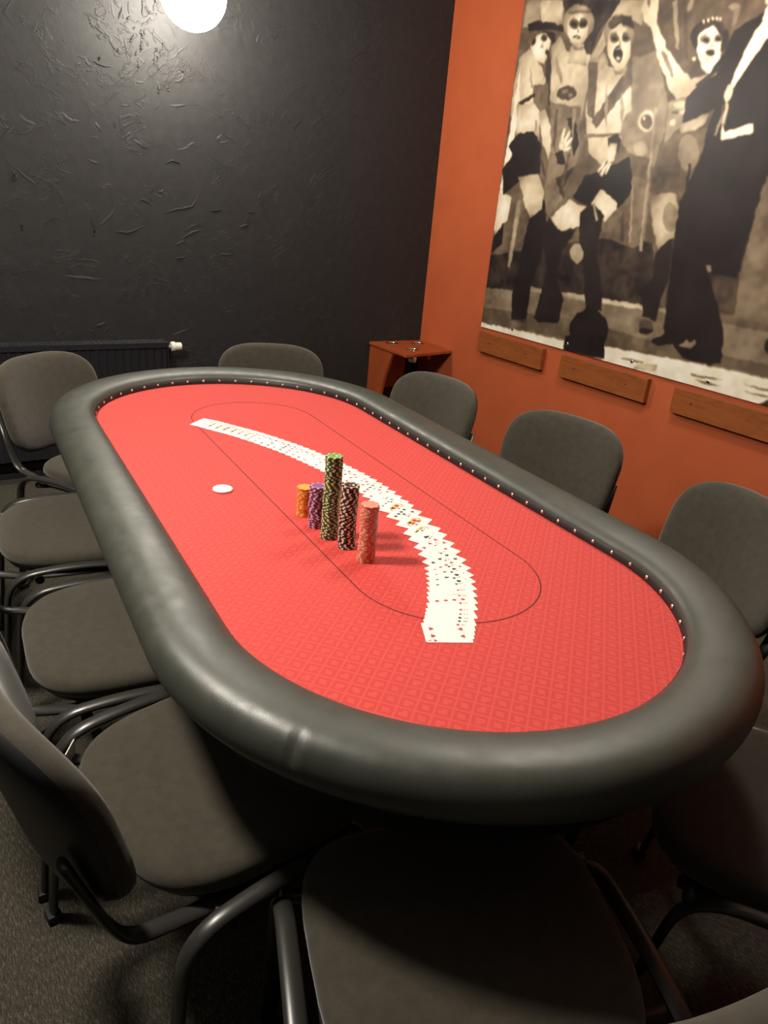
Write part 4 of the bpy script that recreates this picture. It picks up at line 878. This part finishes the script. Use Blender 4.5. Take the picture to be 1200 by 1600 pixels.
(0.60,[68.9,70.7,70.4,71.3,74.7,64.1,73.4,62.8]),
(0.22,[24.7,8.3,36.2,10.2,37.6,8.5,27.5,7.3]),
(0.08,[40.7,12.4,47.3,13.7,60.8,15.4,60.0,12.4,45.1,10.6])]

PW, PHH = 264.0, 168.0; ST = .4
nx_, nz_ = int(PW/ST)+1, int(PHH/ST)+1
gx, gz = np.meshgrid(np.arange(nx_)*ST, np.arange(nz_)*ST)
def inside(P, X, Z):
    r = np.zeros(X.shape, bool); n = len(P)
    for i in range(n):
        x0, z0 = P[i]; x1, z1 = P[(i+1) % n]
        if z0 == z1: continue
        c = ((z0 > Z) != (z1 > Z)) & (X < (x1-x0)*(Z-z0)/(z1-z0) + x0); r ^= c
    return r
tone = np.full(gx.shape, .36)
rs = np.random.default_rng(3)
def vnoise(cell):
    a = rs.random((int(PHH/cell)+3, int(PW/cell)+3)); i = gz/cell; j = gx/cell
    i0 = i.astype(int); j0 = j.astype(int); fi = i-i0; fj = j-j0; fi = fi*fi*(3-2*fi); fj = fj*fj*(3-2*fj)
    return (a[i0,j0]*(1-fi)*(1-fj) + a[i0+1,j0]*fi*(1-fj) + a[i0,j0+1]*(1-fi)*fj + a[i0+1,j0+1]*fi*fj) - .5
bgn = vnoise(9)*.16 + vnoise(3)*.06
jx = gx + vnoise(2.2)*.9; jz = gz + vnoise(2.2)*.9
warp = vnoise(7)*.16 + vnoise(2.5)*.10
off = [(-.13,-.13),(.13,-.13),(.13,.13),(-.13,.13)]
tone += bgn
for tv, fl in PICTURE:
    P = [(fl[i], fl[i+1]) for i in range(0, len(fl), 2)]
    xs_ = [p_[0] for p_ in P]; zs_ = [p_[1] for p_ in P]
    i0, i1 = max(0, int(min(zs_)/ST)-3), min(nz_, int(max(zs_)/ST)+4); j0, j1 = max(0, int(min(xs_)/ST)-3), min(nx_, int(max(xs_)/ST)+4)
    if i0 >= i1 or j0 >= j1: continue
    cov = sum(inside(P, jx[i0:i1, j0:j1]+a, jz[i0:i1, j0:j1]+b) for a, b in off)/4.0
    amp = .25 if tv < .14 else 1.0
    tgt = tv + warp[i0:i1, j0:j1]*amp*(.8 if tv > .9 else 1.0)
    # soft modelling: lighter to the middle of each shape
    if .6 < tv < .93:
        cxm, czm = sum(xs_)/len(P), sum(zs_)/len(P); rx_ = (max(xs_)-min(xs_))/2+.1; rz_ = (max(zs_)-min(zs_))/2+.1
        d = ((gx[i0:i1,j0:j1]-cxm)/rx_)**2 + ((gz[i0:i1,j0:j1]-czm)/rz_)**2
        tgt = tgt + .07 - .19*np.clip(d, 0, 1.6)
    tone[i0:i1, j0:j1] = tone[i0:i1, j0:j1]*(1-cov) + tgt*cov
k_ = np.array([1,2,1])/4.0
for ax_ in (0, 1): tone = np.apply_along_axis(lambda v: np.convolve(np.pad(v, 1, mode='edge'), k_, 'valid'), ax_ % 2, tone)
tone = np.clip(tone, .03, 1)
stops = np.array([0,.1,.35,.6,.8,1.0]); Rc = np.array([.09,.17,.40,.66,.87,.98]); Gc = np.array([.07,.14,.335,.59,.80,.95]); Bc = np.array([.07,.14,.27,.49,.68,.89])
rgb = np.stack([np.interp(tone, stops, c) for c in (Rc, Gc, Bc)], -1)**2.2
verts = np.stack([np.zeros_like(gx), -gx/100, gz/100], -1).reshape(-1, 3)
idx = np.arange(nx_*nz_).reshape(nz_, nx_)
faces = np.stack([idx[:-1,:-1], idx[:-1,1:], idx[1:,1:], idx[1:,:-1]], -1).reshape(-1, 4)[:, ::-1]
me = bpy.data.meshes.new('print'); me.vertices.add(len(verts)); me.vertices.foreach_set('co', verts.ravel().astype(np.float32))
me.loops.add(len(faces)*4); me.loops.foreach_set('vertex_index', faces.ravel().astype(np.int32))
me.polygons.add(len(faces)); me.polygons.foreach_set('loop_start', np.arange(0, len(faces)*4, 4, dtype=np.int32)); me.update(calc_edges=True)
ca = me.color_attributes.new('ink', 'FLOAT_COLOR', 'POINT')
ca.data.foreach_set('color', np.concatenate([rgb.reshape(-1,3), np.ones((len(verts),1))], 1).ravel().astype(np.float32))
m = mat('banner_print', (.5,.45,.4), .42, spec=.45); q = NT(m)
at_ = q.n('ShaderNodeAttribute', attribute_name='ink'); q.l(at_.outputs['Color'], q.b.inputs['Base Color'])
q.bump(q.noise(q.coord(), 3.5, 2), .25, .02)
poster = rempty('wall_banner', WX-.012, 1.738, FELT+.083)
tag(poster, 'large sepia banner of cabaret dancers hung on the orange wall', 'poster')
link('printed_sheet', me, m, poster)
link('sheet_back', box_mesh('sheet_back', .0006, .0024, -PW/100, 0, 0, PHH/100), M['white'], poster)
ey = lathe('eyelet', [(.0075,0),(.0085,.0008),(.0085,.0012),(.006,.0018),(.0045,.0014),(.0040,.0004)], 18); ey.materials.append(M['chrome']); 
eh = lathe('eyelet_hole', [(.0042,.0006),(.001,.0007)], 12); eh.materials.append(M['dark'])
for yy in (.016, .268, .692, 1.113, 1.529, 1.95, 2.37, 2.62):
    for zz in (.031, 1.65):
        o = link('eyelet', ey, None, poster); o.rotation_euler = (0, -PI/2, 0); o.location = (-.0004, -yy, zz)
        h_ = link('hole', eh, None, o)
for o in list(poster.children):
    for c_ in o.children: c_.location = (0, 0, .0008)

# ------------------------------------------------------------------ globe lamps
def globe(pos, wall, strength, lab, shade=False):
    """white glass ball on a short arm; wall = direction from ball to wall and distance"""
    t = empty('wall_lamp' if wall else 'pendant_lamp', pos, YAW); d, L = wall or (None, 0)
    prof = []
    for k in range(17): a = -PI/2 + PI*k/16; prof.append((max(.002, .142*math.cos(a)), .142*math.sin(a)))
    link('glass_globe', lathe('glass_globe', prof, 40), emit('globe_glow', strength), t)
    if wall is None:
        H = CEIL - pos[2]
        link('cable', tube_mesh('cable', [Vector((0,0,.14)), Vector((0,0,H))], .004, .004), M['plastic'], t)
        pl = link('ceiling_cup', lathe('ceiling_cup', [(.05,H-.03),(.055,H-.002)], 24), M['blackpaint'], t)
    else:
        dv = Vector(d)
        link('arm', tube_mesh('arm', [dv*.10 + Vector((0,0,.10)), dv*(L-.02) + Vector((0,0,.13))], .011, .011, Vector((0,0,1))), M['chrome'], t)
        pl = link('wall_plate', lathe('wall_plate', [(.055,0),(.055,.012),(.045,.018),(.005,.020)], 28), M['chrome'], t)
        pl.location = dv*L + Vector((0,0,.13)); pl.rotation_euler = (-dv).to_track_quat('Z', 'Y').to_euler()
    if shade:  # unseen dome, added to keep the lamp's light off ceiling and upper walls
        pr = [(.155,.02),(.175,.03),(.168,.075),(.13,.125),(.07,.155),(.012,.165),(.012,.160),(.07,.150),(.126,.120),(.163,.073),(.170,.032)]
        link('added_dome_shade', lathe('added_dome_shade', pr, 36), M['blackpaint'], t)
    tag(t, lab, 'lamp'); return t
globe((.247, 2.03, FELT+1.468), ((0,1,0), .335), LAMP_BACK, 'glowing white glass globe lamp on the black wall at the top')
globe((-1.16, -.02, FELT+1.58), None, LAMP_LEFT, 'hanging white glass globe lamp left of the table, with an added black dome blocking its upward light', True)
globe(room(1.10, .0, CEIL-.20), None, LAMP_CEIL, 'white glass globe lamp close under the ceiling near the orange wall')
